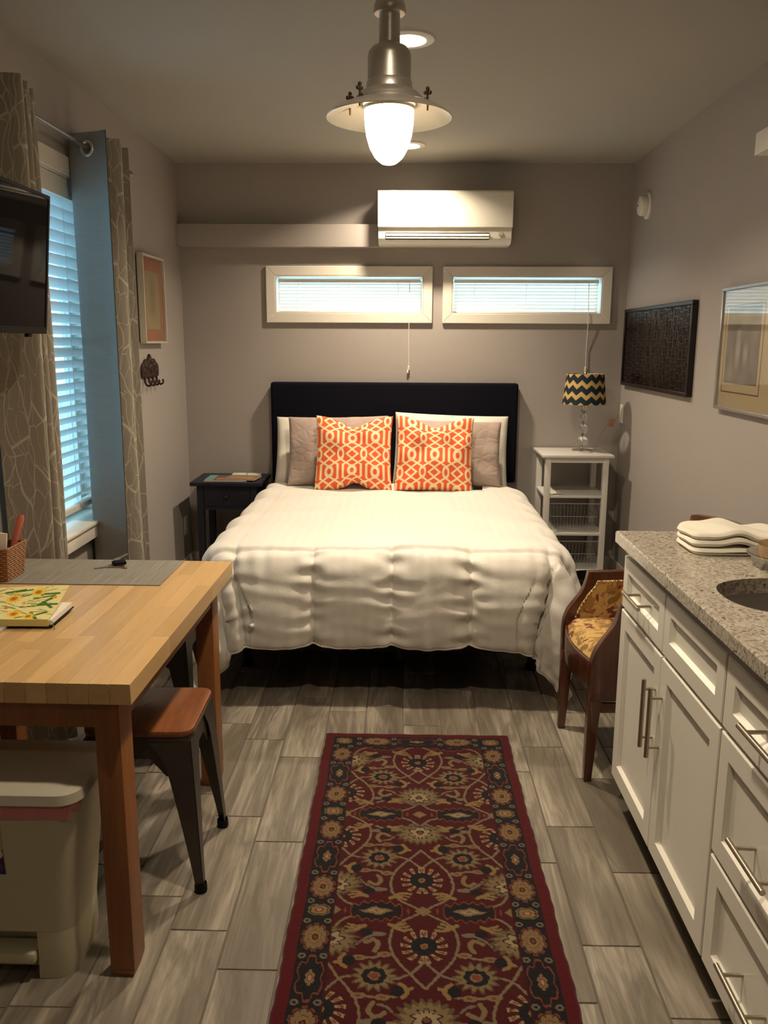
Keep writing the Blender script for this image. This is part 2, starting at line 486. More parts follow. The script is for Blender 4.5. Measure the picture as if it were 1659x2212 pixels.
def tapestry_material():
    m, nt, b = newmat('gold_leaf_tapestry')
    v = coords(nt)
    n1 = noise(nt, v, 11, 2, 0.5, 1.8); n2 = noise(nt, v, 22, 2, 0.5, 1.2)
    c = mixcol(nt, ramp(nt, n2, [(0.44, 0.0), (0.50, 1.0)]), (0.32, 0.17, 0.045), (0.50, 0.32, 0.11))
    c = mixcol(nt, ramp(nt, n1, [(0.56, 0.0), (0.60, 1.0)]), c, (0.15, 0.040, 0.020))
    c = mixcol(nt, ramp(nt, n1, [(0.36, 1.0), (0.41, 0.0)]), c, (0.21, 0.12, 0.035))
    nt.links.new(c, b.inputs['Base Color']); b.inputs['Roughness'].default_value = 0.85
    bump(nt, b, noise(nt, v, 500, 2), 0.2, 0.001)
    return m
m_tapestry = tapestry_material()
def placemat_material():
    m, nt, b = newmat('grey_woven_placemat')
    v = coords(nt, (260, 6, 1)); n = noise(nt, v, 1.0, 2); v2 = coords(nt, (4, 300, 1)); n2 = noise(nt, v2, 1.0, 2)
    c = mixcol(nt, n, (0.07, 0.062, 0.05), (0.37, 0.34, 0.29))
    c = mixcol(nt, ramp(nt, n2, [(0.45, 0), (0.6, 0.5)]), c, (0.17, 0.155, 0.13))
    nt.links.new(c, b.inputs['Base Color']); b.inputs['Roughness'].default_value = 0.7
    bump(nt, b, n, 0.4, 0.001)
    return m
m_placemat = placemat_material()
m_wicker = M('wicker', (0.26, 0.115, 0.045), 0.55, var=0.3, scale=60)

# ================================================================== THE ROOM
XL, XR, D, YF, H = -1.39, 1.385, 5.424, -1.6, 2.543

def build_room():
    # floor: grout bed with every tile a piece of its own
    fl = MB().box(XL-0.16, XR+0.16, YF-0.16, D+0.16, -0.06, -0.0025).build('floor', m_grout, kind='structure')
    fl['label'] = 'wood-look plank tile floor with thin dark grout lines'
    xs = [-1.325+0.1492*i for i in range(-1, 19)]
    known = {0.46: 2.397, 0.612: 2.698, 0.31: 2.738, -0.286-0.149: 2.82, -0.583: 2.425, -0.73: 2.557, 0.009: 3.092, -0.134: 3.27, -0.286: 3.211, -0.88: 1.633, 0.159: 2.91}
    edges = [-1.479+0.1494*i for i in range(0, 20)]
    edges = [-0.5845 + 0.1494*i for i in range(-6, 14)]
    g = 0.0022; Lt = 0.530
    cache = {}
    for i, x0 in enumerate(edges[:-1]):
        a, b = max(x0+g, XL), min(edges[i+1]-g, XR)
        if b-a < 0.01: continue
        off = None
        for kx, ky in known.items():
            if abs(kx-x0) < 0.02: off = ky
        if off is None: off = random.uniform(0, Lt)
        y = off - Lt*math.ceil((off-0.4)/Lt)
        while y < D:
            y0, y1 = max(y+g, 0.2), min(y+Lt-g, D)
            if y1-y0 > 0.02 and y1 > 0.9:
                key = (round(b-a, 4), round(y1-y0, 4))
                if key not in cache:
                    mb = MB().box(0, b-a, 0, y1-y0, -0.006, 0.0)
                    o = mb.build('floor_tile', m_tile, bevel=0.0012, seg=1)
                    cache[key] = o.data
                else:
                    o = bpy.data.objects.new('floor_tile', cache[key]); COL.objects.link(o)
                o.location = (a, y0, 0); o.parent = fl
            y += Lt
    # floor behind the photographer, outside the picture
    MB().box(XL, XR, YF, 0.88, -0.006, 0.0).build('floor_rear', m_tile, parent=fl)
    MB().box(XL-0.16, XR+0.16, YF-0.16, D+0.16, H, H+0.08).build('ceiling', m_ceil, kind='structure')
    MB().box(XR, XR+0.16, YF-0.16, D+0.16, 0, H).build('wall_right', m_wall, kind='structure')
    MB().box(XL, XR, YF-0.16, YF, 0, H).build('wall_front', m_wall, kind='structure')
    # left wall with window opening
    y0, y1, z0, z1 = 2.85, 3.88, 0.695, 2.14
    w = MB()
    w.box(XL-0.16, XL, YF-0.16, y0, 0, H); w.box(XL-0.16, XL, y1, D+0.16, 0, H)
    w.box(XL-0.16, XL, y0, y1, 0, z0); w.box(XL-0.16, XL, y0, y1, z1, H)
    w.build('wall_left', m_wall, kind='structure')
    # back wall with two slot windows
    ops = [(-0.80, 0.122), (0.302, 1.230)]; wz0, wz1 = 1.655, 1.883
    w = MB()
    w.box(XL, XR, D, D+0.16, 0, wz0); w.box(XL, XR, D, D+0.16, wz1, H)
    w.box(XL, ops[0][0], D, D+0.16, wz0, wz1); w.box(ops[0][1], ops[1][0], D, D+0.16, wz0, wz1); w.box(ops[1][1], XR, D, D+0.16, wz0, wz1)
    w.build('wall_back', m_wall, kind='structure')
    for side, b in (('back', (XL, XR, D-0.014, D, 0, 0.11)), ('left', (XL, XL+0.014, YF, D-0.014, 0, 0.11)), ('right', (XR-0.014, XR, 2.6, D-0.014, 0, 0.11))):
        MB().box(*b).build('baseboard_'+side, m_trim, kind='structure', bevel=0.003)
    # window 1 and 2: mitred casing boards, jamb, glass
    for n, (a, b) in enumerate(ops):
        s = struct('window_%d' % (n+1), 'short wide slot window with mitred white casing', (a, D, wz0))
        c = 0.058; t0, t1 = D-0.020, D
        def board(poly):
            MB().prism(poly, 1, t0, t1).build('casing', m_trim, parent=s, bevel=0.003, seg=1)
        board([(a-c, wz0-c), (b+c, wz0-c), (b, wz0), (a, wz0)]); board([(a-c, wz1+c), (a, wz1), (b, wz1), (b+c, wz1+c)])
        board([(a-c, wz0-c), (a, wz0), (a, wz1), (a-c, wz1+c)]); board([(b+c, wz0-c), (b+c, wz1+c), (b, wz1), (b, wz0)])
        j = MB(); e = 0.006
        j.box(a, b, D-0.018, D+0.15, wz0, wz0+e); j.box(a, b, D-0.018, D+0.15, wz1-e, wz1)
        j.box(a, a+e, D-0.018, D+0.15, wz0+e, wz1-e); j.box(b-e, b, D-0.018, D+0.15, wz0+e, wz1-e)
        j.build('jamb', m_trim, parent=s)
        fr = MB(); q = 0.014
        fr.box(a+e, b-e, D+0.09, D+0.12, wz0+e, wz0+e+q); fr.box(a+e, b-e, D+0.09, D+0.12, wz1-e-q*0.4, wz1-e)
        fr.box(a+e, a+e+q*0.7, D+0.09, D+0.12, wz0+e+q, wz1-e-q); fr.box(b-e-q*0.7, b-e, D+0.09, D+0.12, wz0+e+q, wz1-e-q)
        fr.build('sash', m_trim, parent=s)
        MB().box(a+e+q*0.7, b-e-q*0.7, D+0.103, D+0.107, wz0+e+q, wz1-e-q*0.4).build('pane', m_glasspane, parent=s)
    # window 3, the tall one in the left wall
    s = struct('window_3', 'tall window in the left wall between grey printed curtains', (XL, y0, z0))
    c = 0.075
    MB().box(XL, XL+0.018, y0-c, y1+c, z1, z1+c).build('casing', m_trim, parent=s, bevel=0.003, seg=1)
    MB().box(XL, XL+0.018, y0-c, y0, z0, z1).build('casing', m_trim, parent=s, bevel=0.003, seg=1)
    MB().box(XL, XL+0.018, y1, y1+c, z0, z1).build('casing', m_trim, parent=s, bevel=0.003, seg=1)
    MB().box(XL-0.15, XL+0.055, y0-c, y1+c, z0-0.006, z0+0.008).build('sill', m_trim, parent=s, bevel=0.004)
    MB().box(XL, XL+0.045, y0-c, y1+c, z0-0.065, z0-0.006).build('apron', m_trim, parent=s, bevel=0.003)
    j = MB(); e = 0.006
    j.box(XL-0.15, XL, y0, y0+e, z0+0.008, z1); j.box(XL-0.15, XL, y1-e, y1, z0+0.008, z1); j.box(XL-0.15, XL, y0+e, y1-e, z1-e, z1)
    j.build('jamb', m_trim, parent=s)
    fr = MB(); q = 0.045; xa, xb = XL-0.14, XL-0.105
    fr.box(xa, xb, y0+e, y1-e, z0+0.008, z0+q); fr.box(xa, xb, y0+e, y1-e, z1-q, z1-e); fr.box(xa, xb, y0+e, y0+q, z0+q, z1-q); fr.box(xa, xb, y1-q, y1-e, z0+q, z1-q)
    fr.box(xa, xb, y0+q, y1-q, 1.41, 1.45)
    fr.build('sash', m_trim, parent=s)
    MB().box(XL-0.125, XL-0.121, y0+q, y1-q, z0+q, 1.41).build('pane', m_glasspane, parent=s)
    MB().box(XL-0.125, XL-0.121, y0+q, y1-q, 1.45, z1-q).build('pane', m_glasspane, parent=s)
build_room()

# what stands outside the left window: ground and a white railing
def build_outside():
    MB().box(-14, XL-0.2, -6, 14, -0.55, -0.5).build('ground_outside', M('pale_paving', (0.42, 0.42, 0.40), 0.9, var=0.2, scale=3), kind='structure')
    t = thing('porch_railing', 'white baluster railing outside seen between the window slats', 'railing', (-3.6, 4.6, -0.5))
    mw = M('white_vinyl', (0.72, 0.74, 0.75), 0.5)
    MB().box(-3.64, -3.56, 3.0, 9.0, 0.86, 0.93).build('top_rail', mw, parent=t)
    MB().box(-3.63, -3.57, 3.0, 9.0, -0.38, -0.32).build('bottom_rail', mw, parent=t)
    for i in range(44):
        y = 3.05+i*0.135
        MB().box(-3.617, -3.583, y, y+0.034, -0.32, 0.86).build('baluster', mw, parent=t)
    for y in (3.0, 5.0, 7.0, 8.9):
        MB().box(-3.66, -3.54, y-0.06, y+0.06, -0.5, 1.02).build('post', mw, parent=t)
build_outside()

# ================================================================== CEILING LIGHTS
m_lens = emit('downlight_lens', (1.0, 0.86, 0.62), 12.0)
LBL = ['recessed ceiling downlight nearest the wall-mounted air conditioner', 'recessed ceiling downlight just behind the pendant lamp neck',
       'recessed ceiling downlight above the runner rug', 'recessed ceiling downlight behind the photographer']
for (x, y, k), lb in zip(DOWNLIGHTS, LBL):
    t = thing('recessed_downlight', lb, 'ceiling light', (x, y, H), 'recessed downlights')
    MB().lathe([(0.062, -0.004), (0.064, -0.010), (0.075, -0.012), (0.092, -0.007), (0.096, 0.0)], x, y, H, 40).build('trim_ring', m_trim, parent=t, smooth=True)
    MB().lathe([(0.0001, -0.003), (0.062, -0.003)], x, y, H, 40).build('lens', m_lens, parent=t)
    downlight_lamp(x, y, H-0.008, DOWNLIGHT_W*k)

def build_pendant():
    cx, cy = -0.043, 2.42
    t = thing('pendant_lamp', 'brushed steel lantern pendant lamp with lit glass globe', 'pendant lamp', (cx, cy, 1.95))
    mid = 0.00123
    Z = 2.075  # rim
    # shade, an open cone with turned-down lip: outer then inner skin
    sh = [(0.094, Z+0.031), (0.112, Z+0.025), (0.140, Z+0.014), (0.158, Z+0.003), (0.1685, Z-0.006), (0.1675, Z-0.008), (0.156, Z-0.0015)]
    sin = [(0.1670, Z-0.0078), (0.156, Z-0.0015), (0.138, Z+0.010), (0.110, Z+0.021), (0.070, Z+0.027)]
    MB().lathe(sin, cx, cy, 0, 64).build('shade_lining', M('polished_inner_shade', (0.17, 0.16, 0.135), 0.35, metal=0.7), parent=t, smooth=True)
    MB().lathe(sh, cx, cy, 0, 64).build('shade', m_steel, parent=t, smooth=True, recalc=True, angle=60)
    collar = [(0.095, Z+0.029), (0.096, Z+0.035), (0.089, Z+0.039), (0.087, Z+0.044), (0.078, Z+0.053), (0.067, Z+0.060), (0.0625, Z+0.062), (0.0610, Z+0.080), (0.058, Z+0.084), (0.0575, Z+0.100), (0.0575, Z+0.142), (0.055, Z+0.155), (0.046, Z+0.166), (0.031, Z+0.173), (0.028, Z+0.176), (0.027, Z+0.262)]
    MB().lathe(collar, cx, cy, 0, 64).build('housing', m_steel, parent=t, smooth=True, angle=35)
    cap = [(0.027, Z+0.246), (0.040, Z+0.247), (0.043, Z+0.254), (0.0415, Z+0.266), (0.036, Z+0.280), (0.022, Z+0.293), (0.010, Z+0.298), (0.009, Z+0.32)]
    MB().lathe(cap, cx, cy, 0, 40).build('cap', m_steel, parent=t, smooth=True, angle=35)
    MB().cyl((cx, cy, Z+0.31), (cx, cy, H-0.01), 0.0045, n=10).build('suspension_rod', m_steel, parent=t, smooth=True)
    MB().lathe([(0.008, -0.03), (0.045, -0.026), (0.055, -0.012), (0.056, 0.0)], cx, cy, H, 32).build('canopy', m_steel, parent=t, smooth=True)
    # glass globe: clear glass that glows with the bulb inside it
    m, nt, b = newmat('globe_glass')
    tr = node(nt, 'ShaderNodeBsdfTransparent'); tl = node(nt, 'ShaderNodeBsdfTranslucent'); tl.inputs[0].default_value = (1, .93, .8, 1)
    gl = node(nt, 'ShaderNodeBsdfGlossy'); gl.inputs['Roughness'].default_value = 0.05
    m1 = node(nt, 'ShaderNodeMixShader'); m1.inputs[0].default_value = 0.22
    m2 = node(nt, 'ShaderNodeMixShader'); m2.inputs[0].default_value = 0.05
    nt.links.new(tr.outputs[0], m1.inputs[1]); nt.links.new(tl.outputs[0], m1.inputs[2]); nt.links.new(m1.outputs[0], m2.inputs[1]); nt.links.new(gl.outputs[0], m2.inputs[2])
    nt.links.new(m2.outputs[0], nt.nodes['Material Output'].inputs['Surface'])
    gp = [(0.066, Z+0.024), (0.0665, Z+0.008), (0.0655, Z-0.020), (0.061, Z-0.052), (0.052, Z-0.082), (0.038, Z-0.107), (0.020, Z-0.122), (0.0005, Z-0.127)]
    MB().lathe(gp, cx, cy, 0, 40).build('glass_globe', m, parent=t, smooth=True)
    MB().lathe([(0.067, Z+0.024), (0.070, Z+0.019), (0.067, Z+0.013)], cx, cy, 0, 40).build('globe_ring', m_steel, parent=t, smooth=True)
    MB().lathe([(0.018, Z+0.026), (0.018, Z+0.003), (0.014, Z-0.002)], cx, cy, 0, 20).build('socket', m_plastic, parent=t, smooth=True)
    mb = emit('lamp_bulb', (1.0, 0.80, 0.54), PENDANT_STRENGTH)
    MB().lathe([(0.012, Z+0.0), (0.016, Z-0.012), (0.030, Z-0.035), (0.034, Z-0.055), (0.028, Z-0.076), (0.014, Z-0.088), (0.0003, Z-0.091)], cx, cy, 0, 20).build('bulb', mb, parent=t, smooth=True)
    # thumb-screw clamps around the collar
    for k, a in enumerate((-0.30, -2.35, 3.0)):
        ca, sa = math.cos(a), math.sin(a)
        P = lambda r, z: (cx+r*ca, cy+r*sa, z)
        Z = 2.075-0.026
        s = MB().tube([P(0.084, Z+0.052), P(0.100, Z+0.060), P(0.108, Z+0.052), P(0.106, Z+0.036)], 0.003, 8).cyl(P(0.106, Z+0.085), P(0.106, Z+0.03), 0.0028, n=8)
        cl = s.build('clamp', m_brass, parent=t, smooth=True)
        w = MB().sphere(P(0.106, Z+0.084), 0.0055, 10, 6).sphere(P(0.112, Z+0.074), 0.006, 10, 6).sphere(P(0.100, Z+0.074), 0.005, 10, 6)
        w.build('thumb_screw', m_brass, parent=cl, smooth=True)
build_pendant()

# ================================================================== AIR CONDITIONER AND DUCT COVER
def build_ac():
    x0, x1, z0, z1 = -0.156, 0.640, 2.052, 2.356
    t = thing('air_conditioner', 'white wall-mounted split air conditioner above the slot windows', 'air conditioner', ((x0+x1)/2, D, z0))
    yb = D
    body = [(yb, z1-0.004), (yb-0.17, z1-0.004), (yb-0.196, z1-0.02), (yb-0.196, z0+0.10), (yb-0.196, z0+0.08), (yb-0.185, z0+0.030), (yb-0.150, z0+0.004), (yb-0.10, z0), (yb, z0)]
    MB().prism(body, 0, x0+0.002, x1-0.002).build('body', m_plastic, parent=t, bevel=0.006)
    fp = [(yb-0.150, z1), (yb-0.196, z1), (yb-0.213, z1-0.012), (yb-0.214, z0+0.096), (yb-0.197, z0+0.092), (yb-0.197, z1-0.02)]
    MB().prism(fp, 0, x0, x1).build('front_panel', m_plastic, parent=t, bevel=0.004)
    # air outlet: dark slot with two louvres
    va, vb = x0+0.045, x1-0.135
    MB().add([(va, yb-0.1955, z0+0.066), (vb, yb-0.1955, z0+0.066), (vb, yb-0.1870, z0+0.026), (va, yb-0.1870, z0+0.026)], [(0, 1, 2, 3)]).build('air_outlet', m_darkvent, parent=t)
    for za, zb, ya in ((0.0585, 0.0475, 0.203), (0.0440, 0.0335, 0.199)):
        MB().add([(va+0.002, yb-ya+0.004, z0+za), (vb-0.002, yb-ya+0.004, z0+za), (vb-0.002, yb-ya, z0+zb), (va+0.002, yb-ya, z0+zb),
                  (va+0.002, yb-ya+0.012, z0+za-0.002), (vb-0.002, yb-ya+0.012, z0+za-0.002), (vb-0.002, yb-ya+0.008, z0+zb-0.002), (va+0.002, yb-ya+0.008, z0+zb-0.002)],
                 [(0,1,2,3),(7,6,5,4),(0,4,5,1),(3,2,6,7),(0,3,7,4),(1,5,6,2)]).build('louvre', m_plastic, parent=t)
    MB().box(x1-0.082, x1-0.056, yb-0.1985, yb-0.190, z0+0.052, z0+0.068).build('display', M('grey_display', (0.35, 0.34, 0.30), 0.3), parent=t)
    mt = M('grey_print', (0.30, 0.28, 0.25), 0.5)
    # small emblem of three diamonds and the maker's lettering
    ex, ez, ey, q = 0.208, 2.157, yb-0.2146, 0.0042
    e = MB()
    for dx, dz in ((0, q*1.7), (-q*1.5, -q*0.9), (q*1.5, -q*0.9)):
        w_, h_ = (q*0.75, q*1.5) if dx == 0 else (q*1.5, q*0.8)
        e.prism([(ex+dx-w_, ez+dz), (ex+dx, ez+dz-h_), (ex+dx+w_, ez+dz), (ex+dx, ez+dz+h_)], 1, ey-0.0004, ey+0.001)
    e.build('emblem', mt, parent=t)
    lettering('MITSUBISHI', 0.0075, mt, t, Matrix.Translation((ex+0.012, ey-0.0002, ez+0.001)) @ Matrix.Rotation(PI/2, 4, 'X'))
    lettering('ELECTRIC', 0.0075, mt, t, Matrix.Translation((ex+0.012, ey-0.0002, ez-0.0085)) @ Matrix.Rotation(PI/2, 4, 'X'))
    # painted line-set cover along the wall
    d = MB().box(XL, x0+0.004, D-0.085, D, 2.047, 2.180).build('duct_cover', m_wall, bevel=0.004, loc=(XL, D, 2.047))
    tag(d, 'boxed pipe cover painted wall grey running left from the air conditioner', 'duct cover')

def lettering(text, size, mat, parent, mw, name='lettering', align='LEFT'):
    cu = bpy.data.curves.new(name, 'FONT'); cu.body = text; cu.size = size; cu.extrude = 0.0002; cu.align_x = align
    o = bpy.data.objects.new(name, cu); COL.objects.link(o)
    bpy.context.view_layer.update()
    me = bpy.data.meshes.new_from_object(o.evaluated_get(bpy.context.evaluated_depsgraph_get()))
    COL.objects.unlink(o); bpy.data.objects.remove(o)
    me.name = name; me.transform(mw)
    L = LOC.get(parent.name, (0, 0, 0)); me.transform(Matrix.Translation((-L[0], -L[1], -L[2])))
    me.materials.clear(); me.materials.append(mat)
    ob = bpy.data.objects.new(name, me); COL.objects.link(ob); ob.parent = parent; LOC[ob.name] = L
    return ob
build_ac()

# ================================================================== BLINDS
def build_blinds():
    for n, (a, b) in enumerate([(-0.80, 0.122), (0.302, 1.230)]):
        lb = ['narrow white mini blind in the left slot window', 'narrow white mini blind in the right slot window behind the table lamp'][n]
        a += 0.014; b -= 0.014; y = D+0.035; zt = 1.866
        t = thing('window_blind', lb, 'window blind', ((a+b)/2, y, 1.655), 'mini blinds in the slot windows')
        MB().box(a, b, y-0.013, y+0.013, zt-0.022, zt).build('head_rail', m_plastic, parent=t, bevel=0.002)
        ang = math.radians(-47); hw = 0.0125
        for k in range(8):
            z = zt-0.036-k*0.0205
            def f(u, v):
                s = (v-0.5)*2; arc = 0.0016*(1-s*s)
                return (a+0.003+(b-a-0.006)*u, y+s*hw*math.cos(ang)-arc*math.sin(ang), z+s*hw*math.sin(ang)+arc*math.cos(ang))
            MB().grid(f, 2, 5).build('slat', m_minislat, parent=t, smooth=True, recalc=False)
        zb = 1.6715
        MB().box(a+0.003, b-0.003, y-0.011, y+0.011, zb-0.008, zb).build('bottom_rail', m_plastic, parent=t, bevel=0.002)
        for f_ in (0.14, 0.5, 0.84):
            x = a+(b-a)*f_
            MB().cyl((x, y-0.013, zt-0.02), (x, y-0.013, zb), 0.0009, n=6).build('ladder_cord', m_plastic, parent=t)
        # pull cord hanging down in front of the casing, with a tassel
        x = 0.036 if n == 0 else 1.150
        ztop, zbot = 1.66, 1.33
        c = [(x+0.002, y-0.014, zt-0.02), (x+0.001, D-0.012, 1.668), (x+0.001, D-0.028, 1.655), (x, D-0.028, 1.60), (x, D-0.010, 1.45), (x+0.001, D-0.010, zbot)]
        MB().tube(c, 0.0024, 6).build('pull_cord', m_plastic, parent=t, smooth=True)
        MB().lathe([(0.003, 0.018), (0.006, 0.015), (0.008, -0.012), (0.0065, -0.015), (0.0005, -0.015)], x+0.001, D-0.012, zbot-0.012, 14).build('tassel', m_plastic, parent=t, smooth=True)
        if n == 0:
            MB().lathe([(0.003, 0.014), (0.005, 0.010), (0.006, -0.010), (0.0005, -0.012)], x-0.005, D-0.013, zbot-0.030, 12).build('tassel', m_plastic, parent=t, smooth=True)
    # wide-slat blind in the left window
    y0, y1 = 2.866, 3.864; x = XL-0.045; zt = 2.132
    t = thing('window_blind', 'tall white wide-slat blind glowing blue with daylight', 'window blind', (x, 3.05, 0.70))
    MB().box(x-0.032, x+0.034, y0, y1, zt-0.055, zt).build('head_rail', m_trim, parent=t, bevel=0.002)
    MB().box(x+0.034, x+0.042, y0, y1, zt-0.078, zt).build('valance', m_trim, parent=t, bevel=0.002)
    hw = 0.0254; ang = math.radians(41); pitch = 0.0475
    z = zt-0.085; k = 0
    mesh = None
    while z > 0.765:
        if mesh is None:
            def f(u, v):
                s = (v-0.5)*2; arc = 0.003*(1-s*s)
                return (s*hw*math.cos(ang)-arc*math.sin(ang), y0+0.004+(y1-y0-0.008)*u, s*hw*math.sin(ang)+arc*math.cos(ang))
            def f2(u, v):
                p = f(1-u, v); return (p[0], p[1], p[2]-0.0024)
            o = MB().grid(f, 2, 6).grid(f2, 2, 6).build('slat', m_slat, parent=None, smooth=True, recalc=False)
            mesh = o.data
        else:
            o = bpy.data.objects.new('slat', mesh); COL.objects.link(o)
        o.parent = t; o.location = (0, -3.05, z-0.70)
        z -= pitch; k += 1
    MB().box(x-0.026, x+0.026, y0+0.004, y1-0.004, z-0.012, z+0.012).build('bottom_rail', m_trim, parent=t, bevel=0.003)
    for yy in (2.99, 3.36, 3.62):
        MB().cyl((x+0.027, yy, zt-0.07), (x+0.027, yy, z), 0.0013, n=6).build('ladder_cord', m_plastic, parent=t)
build_blinds()

# ================================================================== CURTAINS
def build_curtains():
    rodx, rodz = -1.275, 2.238
    t = thing('curtain_rod', 'slim dark metal curtain rod above the left window', 'curtain rod', (rodx, 3.2, rodz))
    MB().cyl((rodx, 2.66, rodz), (rodx, 4.10, rodz), 0.0085, n=14).build('rod', m_rod, parent=t, smooth=True)
    for yy in (2.72, 4.06):
        MB().box(XL, XL+0.006, yy-0.014, yy+0.014, rodz-0.035, rodz+0.035).cyl((XL, yy, rodz), (rodx, yy, rodz-0.002), 0.006, n=10).build('bracket', m_rod, parent=t)
    for yy, s in ((2.66, -1), (4.10, 1)):
        MB().sphere((rodx, yy+s*0.012, rodz), 0.016, 14, 8).build('finial', m_rod, parent=t, smooth=True)
    def panel(label, path, zt, zb, gromm):
        """path: list of (x,y) control points of the folded cloth seen from above"""
        P = np.array(path, float); n = len(P)
        # Catmull-Rom through the fold points
        pts = []
        for i in range(n-1):
            p0, p1, p2, p3 = P[max(i-1, 0)], P[i], P[i+1], P[min(i+2, n-1)]
            for k in range(10):
                s = k/10
                pts.append(0.5*((2*p1)+(-p0+p2)*s+(2*p0-5*p1+4*p2-p3)*s*s+(-p0+3*p1-3*p2+p3)*s**3))
        pts.append(P[-1]); pts = np.array(pts)
        arc = np.concatenate([[0], np.cumsum(np.hypot(*np.diff(pts, axis=0).T))])
        mu = len(pts); nv = 40
        tang = np.gradient(pts, axis=0); tang /= np.linalg.norm(tang, axis=1)[:, None]
        nor = np.stack([tang[:, 1], -tang[:, 0]], 1)
        tt = thing('curtain', label, 'curtain', (rodx, pts[:, 1].mean(), zb), 'grey branch-print curtains')
        V = []; A = []
        c = pts.mean(0)
        for j in range(nv):
            fz = j/(nv-1); z = zt+(zb-zt)*fz
            spread = 1.0+0.10*fz
            wob = 0.010*np.sin(arc*9+fz*4.0)*fz
            for i in range(mu):
                p = c+(pts[i]-c)*np.array([1.0-0.10*fz, spread])+nor[i]*wob[i]
                V.append((p[0], p[1]+0.02*fz, z)); A.append((arc[i]*1.0, z, 0))
        F = [(j*mu+i, j*mu+i+1, (j+1)*mu+i+1, (j+1)*mu+i) for j in range(nv-1) for i in range(mu-1)]
        o = mkobj('printed_face', V, F, m_curtain, tt, True, recalc=False)
        at = o.data.attributes.new('cloth', 'FLOAT_VECTOR', 'POINT'); at.data.foreach_set('vector', np.array(A, np.float32).ravel())
        V2 = []
        for j in range(nv):
            for i in range(mu):
                x, y, z = V[j*mu+i]
                V2.append((x-nor[i][0]*0.004, y-nor[i][1]*0.004, z))
        mkobj('lining', V2, F, m_lining, tt, True, recalc=False)
        for (gx, gy, d) in gromm:
            ring = MB()
            dx, dy = d; L = math.hypot(dx, dy); dx /= L; dy /= L
            # ring whose plane holds the cloth direction d and the vertical
            pr = [(gx+dx*0.026*math.cos(a), gy+dy*0.026*math.cos(a), rodz+0.026*math.sin(a)) for a in [2*PI*k/24 for k in range(24)]]
            ring.tube(pr, 0.0065, 8, closed=True).build('grommet', M('ring_pewter', (0.55, 0.50, 0.42), 0.35, metal=0.6), parent=tt, smooth=True)
    # far panel: first fold turns its lining to the window
    far = [(-1.185, 3.545), (-1.225, 3.570), (-1.275, 3.588), (-1.330, 3.604), (-1.365, 3.625), (-1.350, 3.655), (-1.275, 3.672), (-1.205, 3.690), (-1.180, 3.715), (-1.205, 3.745), (-1.275, 3.765), (-1.350, 3.785), (-1.360, 3.815), (-1.275, 3.845), (-1.200, 3.868)]
    panel('grey branch-print curtain on the far side of the window, blue-lit lining showing', far, 2.300, 0.03, [(-1.277, 3.580, (0.06, -0.018))])
    near = [(-1.345, 2.772), (-1.275, 2.783), (-1.205, 2.792), (-1.190, 2.806), (-1.212, 2.822), (-1.275, 2.831), (-1.330, 2.840), (-1.335, 2.853), (-1.275, 2.862), (-1.220, 2.870), (-1.204, 2.884), (-1.225, 2.900), (-1.275, 2.909), (-1.330, 2.918), (-1.335, 2.932), (-1.275, 2.942), (-1.238, 2.950), (-1.222, 2.965), (-1.245, 2.982), (-1.290, 2.992), (-1.340, 3.003), (-1.36, 3.012)]
    panel('grey branch-print curtain on the near side of the window, behind the television', near, 2.290, 0.03, [(-1.275, 2.909, (0.07, -0.012))])
build_curtains()

# ================================================================== TELEVISION
def build_tv():
    t = thing('television', 'black flat-screen television on a wall arm in front of the near curtain', 'television', (-1.08, 2.28, 1.50))
    # local frame: screen faces +x, tilted so its top leans out a little
    y0, y1, z0, z1 = 1.90, 2.637, 1.50, 1.903
    def tilt(x, z): return x + (z-z0)*0.10
    def slab(ya, yb, za, zb, xa, xb):
        return MB().add([(tilt(xa, za), ya, za), (tilt(xb, za), ya, za), (tilt(xb, za), yb, za), (tilt(xa, za), yb, za), (tilt(xa, zb), ya, zb), (tilt(xb, zb), ya, zb), (tilt(xb, zb), yb, zb), (tilt(xa, zb), yb, zb)],
                        [(0,3,2,1),(4,5,6,7),(0,1,5,4),(1,2,6,5),(2,3,7,6),(3,0,4,7)])
    X = -1.10
    slab(y0, y1, z0, z1, X-0.016, X-0.004).build('back_shell', m_black, parent=t, bevel=0.003)
    slab(y0+0.06, y1-0.06, z0+0.03, z1-0.10, X-0.045, X-0.0165).build('rear_housing', m_black, parent=t, bevel=0.008)
    b = 0.011
    for r in ((y0, y1, z0, z0+0.020), (y0, y1, z1-b, z1), (y0, y0+b, z0+0.020, z1-b), (y1-b, y1, z0+0.020, z1-b)):
        slab(*r, X-0.004, X).build('bezel', m_black, parent=t, bevel=0.001, seg=1)
    slab(y0+b, y1-b, z0+0.020, z1-b, X-0.004, X-0.0025).build('screen', m_screen, parent=t)
    slab(2.52, 2.545, z0-0.010, z0+0.002, X-0.018, X-0.006).build('status_light', m_black, parent=t)
    MB().box(XL, XL+0.015, 2.20, 2.33, 1.58, 1.82).box(XL+0.015, X-0.03, 2.25, 2.28, 1.68, 1.72).build('wall_arm', m_black, parent=t)
build_tv()

# ================================================================== PICTURES AND WALL THINGS
def flatgrid(origin, du, dv, nu, nv):
    o = np.array(origin, float); du = np.array(du, float); dv = np.array(dv, float)
    u = np.linspace(0, 1, nu); v = np.linspace(0, 1, nv)
    U, V = np.meshgrid(u, v)
    P = o+U[..., None]*du+V[..., None]*dv
    F = [(j*nu+i, j*nu+i+1, (j+1)*nu+i+1, (j+1)*nu+i) for j in range(nv-1) for i in range(nu-1)]
    return P.reshape(-1, 3), F, U.ravel(), V.ravel()

